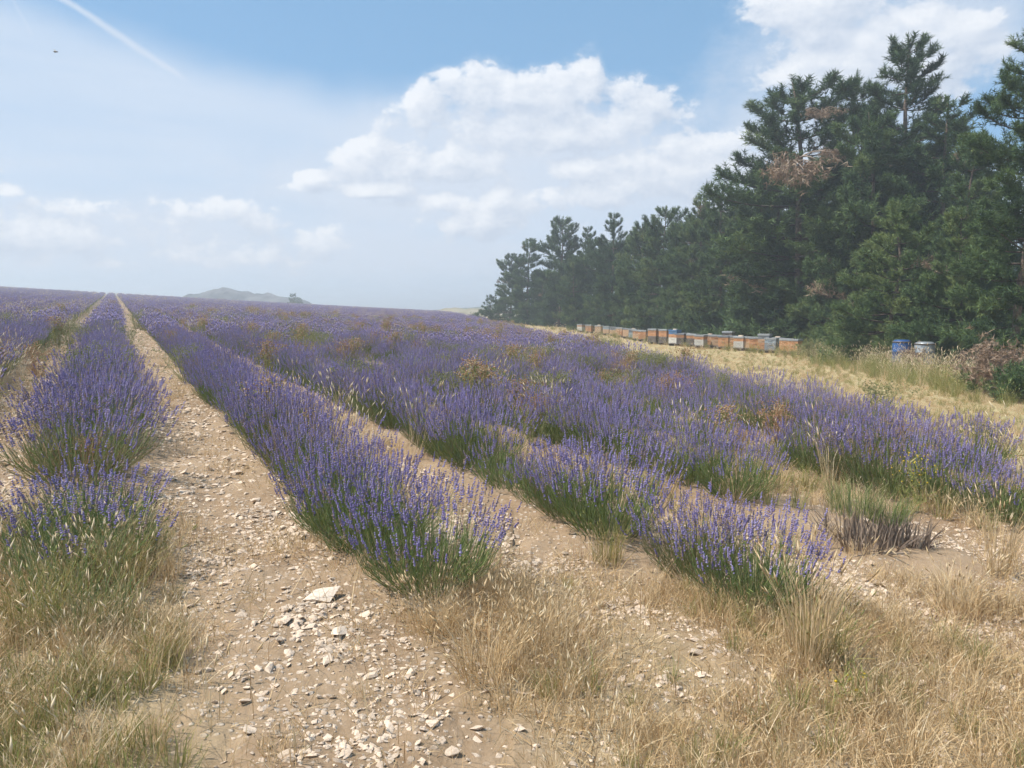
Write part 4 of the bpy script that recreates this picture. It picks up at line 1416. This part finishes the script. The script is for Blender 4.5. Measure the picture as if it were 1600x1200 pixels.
B_tall = make_tuft(701, 130, 0.35, 0.66, 0.26, 0.35, 0.0034, M_straw, 40, 0.045, 0.0045, 0.62, 0.16, 0.09)
B_talldark = make_tuft(702, 170, 0.22, 0.48, 0.30, 0.4, 0.0034, M_greengrass, 30, 0.03, 0.004, 0.25, 0.2, 0.12)
B_pale = make_tuft(703, 18, 0.5, 0.78, 0.22, 0.4, 0.0042, M_straw, 16, 0.06, 0.006, 0.95, 0.05, 0.08)
B_straw = make_tuft(704, 190, 0.18, 0.42, 0.36, 0.45, 0.0034, M_straw, 60, 0.03, 0.0045, 0.55, 0.18, 0.13)
B_green = make_tuft(705, 260, 0.20, 0.42, 0.34, 0.35, 0.0045, M_lavleaf, 0, tint_mu=0.72, tint_sd=0.14, base_r=0.2)
B_wood = make_tuft(706, 200, 0.14, 0.30, 0.55, 0.1, 0.008, M_wood, 0, tint_mu=0.72, tint_sd=0.2, base_r=0.2)
CLUMPS = [
    (1262, 1040, B_tall, 1.0, 'tall dry grass tuft in front of the nearest whole lavender bush'),
    (1285, 1035, B_talldark, 0.9, 'brownish green grass tuft beneath the tall dry one'),
    (760, 1060, B_straw, 1.0, 'straw grass clump at the near end of first right row'),
    (840, 1010, B_straw, 0.85, 'straw grass clump between first and second right rows'),
    (680, 985, B_straw, 0.75, 'straw clump at left foot of first right row end'),
    (850, 680, B_pale, 0.95, 'pale dry oat stalks among lavender in the centre'),
    (1560, 900, B_tall, 0.95, 'tall dry grass at the right picture edge'),
    (1500, 960, B_straw, 0.95, 'straw clump in front of the right-hand lavender bush'),
    (110, 930, B_green, 1.15, 'bright green grassy clump at the end of the left row'),
    (40, 880, B_green, 1.1, 'green clump at the picture edge beside the left row end'),
    (195, 870, B_green, 0.9, 'small green clump on the track side of left row end'),
    (140, 985, B_green, 0.9, 'green clump just below the bright green one'),
    (190, 930, B_talldark, 1.0, 'dark brownish grass clump right of the bright green one'),
    (60, 1000, B_talldark, 1.1, 'dark grass clump at the lower left picture edge'),
    (950, 880, B_talldark, 0.8, 'brownish grass clump at the end of second right row'),
    (170, 560, B_pale, 1.0, 'pale dry stalks in the left row halfway up'),
    (420, 545, B_pale, 1.0, 'pale dry stalks beyond the first right rows'),
]
for i, (px, py, me, s, lb) in enumerate(CLUMPS):
    x, y = gpt(px, py)
    obj('grass_tuft', me, None, (x, y, hz(x, y)), (0, 0, i * 0.9), s, lb, 'grass tuft')
for i, (px, py, s, lb) in enumerate([(1345, 850, 1.0, 'old woody lavender with bare brown base and fresh green top'),
                                     (1410, 852, 0.8, 'smaller woody lavender with brown base beside the larger one')]):
    x, y = gpt(px, py)
    t_ = thing('woody_lavender', lb, 'lavender', (x, y, hz(x, y)), i * 1.0, s)
    obj('woody_base', B_wood, t_, scl=1.25)
    obj('green_shoots', B_green, t_, (0, 0.12, 0.2), scl=0.85)


def make_shrub(seed, Rx, H, mat, n=700, dead=False, w=0.02):
    rg = np.random.default_rng(seed)
    lv, tw = MB(), MB()
    for k in range(16):
        a = rg.uniform(0, 6.28); q = rg.uniform(0.2, 1)
        e = np.array([math.cos(a) * Rx * q, math.sin(a) * Rx * q, H * rg.uniform(0.4, 1.0) * (1.1 - 0.5 * q)])
        s = np.linspace(0, 1, 5)[:, None]
        pts = e * s + np.array([0, 0, 1]) * (0.15 * H * np.sin(s * 3.1)) + rg.normal(0, 0.02, (5, 3))
        tube(tw, pts, np.linspace(0.022, 0.006, 5), 4, 0.6)
        m_ = n // 16
        u = rg.uniform(0.35, 1.05, m_)[:, None]
        P = e * u + rg.normal(0, 0.16, (m_, 3)) * [Rx, Rx, H * 0.6]
        P[:, 2] = np.maximum(P[:, 2], 0.05)
        D = rg.normal(0, 0.6, (m_, 3)) + unit(P) + (np.array([0, 0, -0.9]) if dead else np.array([0, 0, 0.6]))
        tufts(lv, P, D, 0.13, np.clip(rg.normal(0.5, 0.2, m_), 0, 1), 10, w, rg)
    return tw.mesh('twigs', M_wood), lv.mesh('foliage', mat)


SH_dead = make_shrub(801, 0.85, 1.5, M_deadneedle, 620, True)
SH_green = make_shrub(802, 0.75, 0.85, M_weedpale, 520)
SH_needle = make_shrub(803, 0.9, 1.1, M_needle, 640)
for px, Y, tw_lv, s, lb in [(1578, 16.6, SH_dead, 1.0, 'brown dead pine brush at the right edge under the tall pine'),
                            (1540, 18.2, SH_dead, 0.7, 'smaller brown dead brush left of the larger one'),
                            (1592, 15.6, SH_needle, 0.8, 'young green pine bush in front of the dead brush'),
                            (1545, 17.0, SH_needle, 0.6, 'low green bush at the foot of the dead brush'),
                            (1282, 31.0, SH_green, 1.0, 'soft pale green shrub beside the nearest beehive'),
                            (1268, 32.0, SH_green, 0.75, 'smaller pale green shrub touching the nearest beehive'),
                            (1429, 23.4, SH_dead, 0.62, 'brown dead branch spray hanging over the blue drum'),
                            (744, 98.0, SH_needle, 1.0, 'small dark bush on the strip beyond the last pine')]:
    x = x_at(px, Y)
    t_ = thing('shrub', lb, 'shrub', (x, Y, hz(x, Y)), px * 0.1, s)
    obj('twigs', tw_lv[0], t_)
    obj('foliage', tw_lv[1], t_)

# dead brown sprays high on the broad pine: parts of that tree are out at its surface
def dead_spray(seed):
    rg = np.random.default_rng(seed)
    a, b = MB(), MB()
    for k in range(7):
        ang = rg.uniform(-1.2, 1.2)
        e = np.array([math.cos(ang), math.sin(ang), rg.uniform(-0.25, 0.35)]) * rg.uniform(0.7, 1.3)
        s = np.linspace(0, 1, 6)[:, None]
        pts = e * s + np.array([0, 0, 0.25]) * np.sin(s * 3.0)
        tube(a, pts, np.linspace(0.03, 0.008, 6), 4, 1.0)
        P = e * rg.uniform(0.4, 1.1, (26, 1)) + rg.normal(0, 0.14, (26, 3)) - [0, 0, 0.1]
        tufts(b, P, rg.normal(0, 0.5, (26, 3)) + [0, 0, -1], 0.15, rg.uniform(0.1, 0.9, 26), 10, 0.022, rg)
    return a.mesh('twigs', M_wood), b.mesh('needles', M_deadneedle)


broad = [o for o in bpy.data.objects if o.get('label', '').startswith('big broad pine')][0]
bpy.context.view_layer.update()
for k, (px, py, Y, s) in enumerate([(1225, 268, 36.3, 1.25), (1285, 178, 36.6, 0.5), (1302, 240, 36.2, 0.45)]):
    w_ = at(px, py, Y)
    lo = broad.matrix_world.inverted() @ Vector(w_)
    tw_, nd_ = dead_spray(820 + k)
    br = obj('dead_branch', tw_, broad, lo, (0, 0, math.atan2(-1.0, -0.3) - broad.rotation_euler.z), s)
    br['label'] = 'brown dead branch'
    obj('needles', nd_, br)

# ------------------------------------------------------------------ a bee in flight
def make_insect(px, py, Y, s, label):
    t_ = thing('flying_bee', label, 'bee', tuple(at(px, py, Y)), 0.3, s)
    mb = MB(); octas(mb, np.array([[0, 0, 0.], [0.011, 0, 0.001]]), np.array([[1., 0, -0.15], [1, 0, 0]]), np.array([0.006, 0.005]), np.array([0.012, 0.007]), 0.1)
    obj('body', mb.mesh('body', H_dark), t_)
    for sy in (-1, 1):
        mb = MB(); blades(mb, np.array([[0.004, 0.003 * sy, 0.004]]), np.array([[0.0, 0.012 * sy, 0.008]]), np.array([[-0.008, 0.02 * sy, 0.009]]), 0.009, 0.5)
        obj('wing', mb.mesh('wing', M_white), t_)


make_insect(86, 81, 4.2, 0.85, 'dark bee flying high in the blue sky at upper left')

# ------------------------------------------------------------------ haze
hm = bpy.data.materials.new('haze')
hm.use_nodes = True
ht = hm.node_tree
ht.nodes.clear()
pv = ht.nodes.new('ShaderNodeVolumePrincipled')
pv.inputs['Color'].default_value = (0.88, 0.94, 1.0, 1)
pv.inputs['Density'].default_value = 0.0023
pv.inputs['Anisotropy'].default_value = 0.2
ho = ht.nodes.new('ShaderNodeOutputMaterial')
ht.links.new(pv.outputs[0], ho.inputs['Volume'])
mb = MB()
box_arr(mb, (-2500, -2500, -80.0), (2500, 2500, 17.0))
hzo = obj('haze', mb.mesh('haze', hm), kind='stuff', label='thin pale summer haze over the whole landscape', cat='haze')
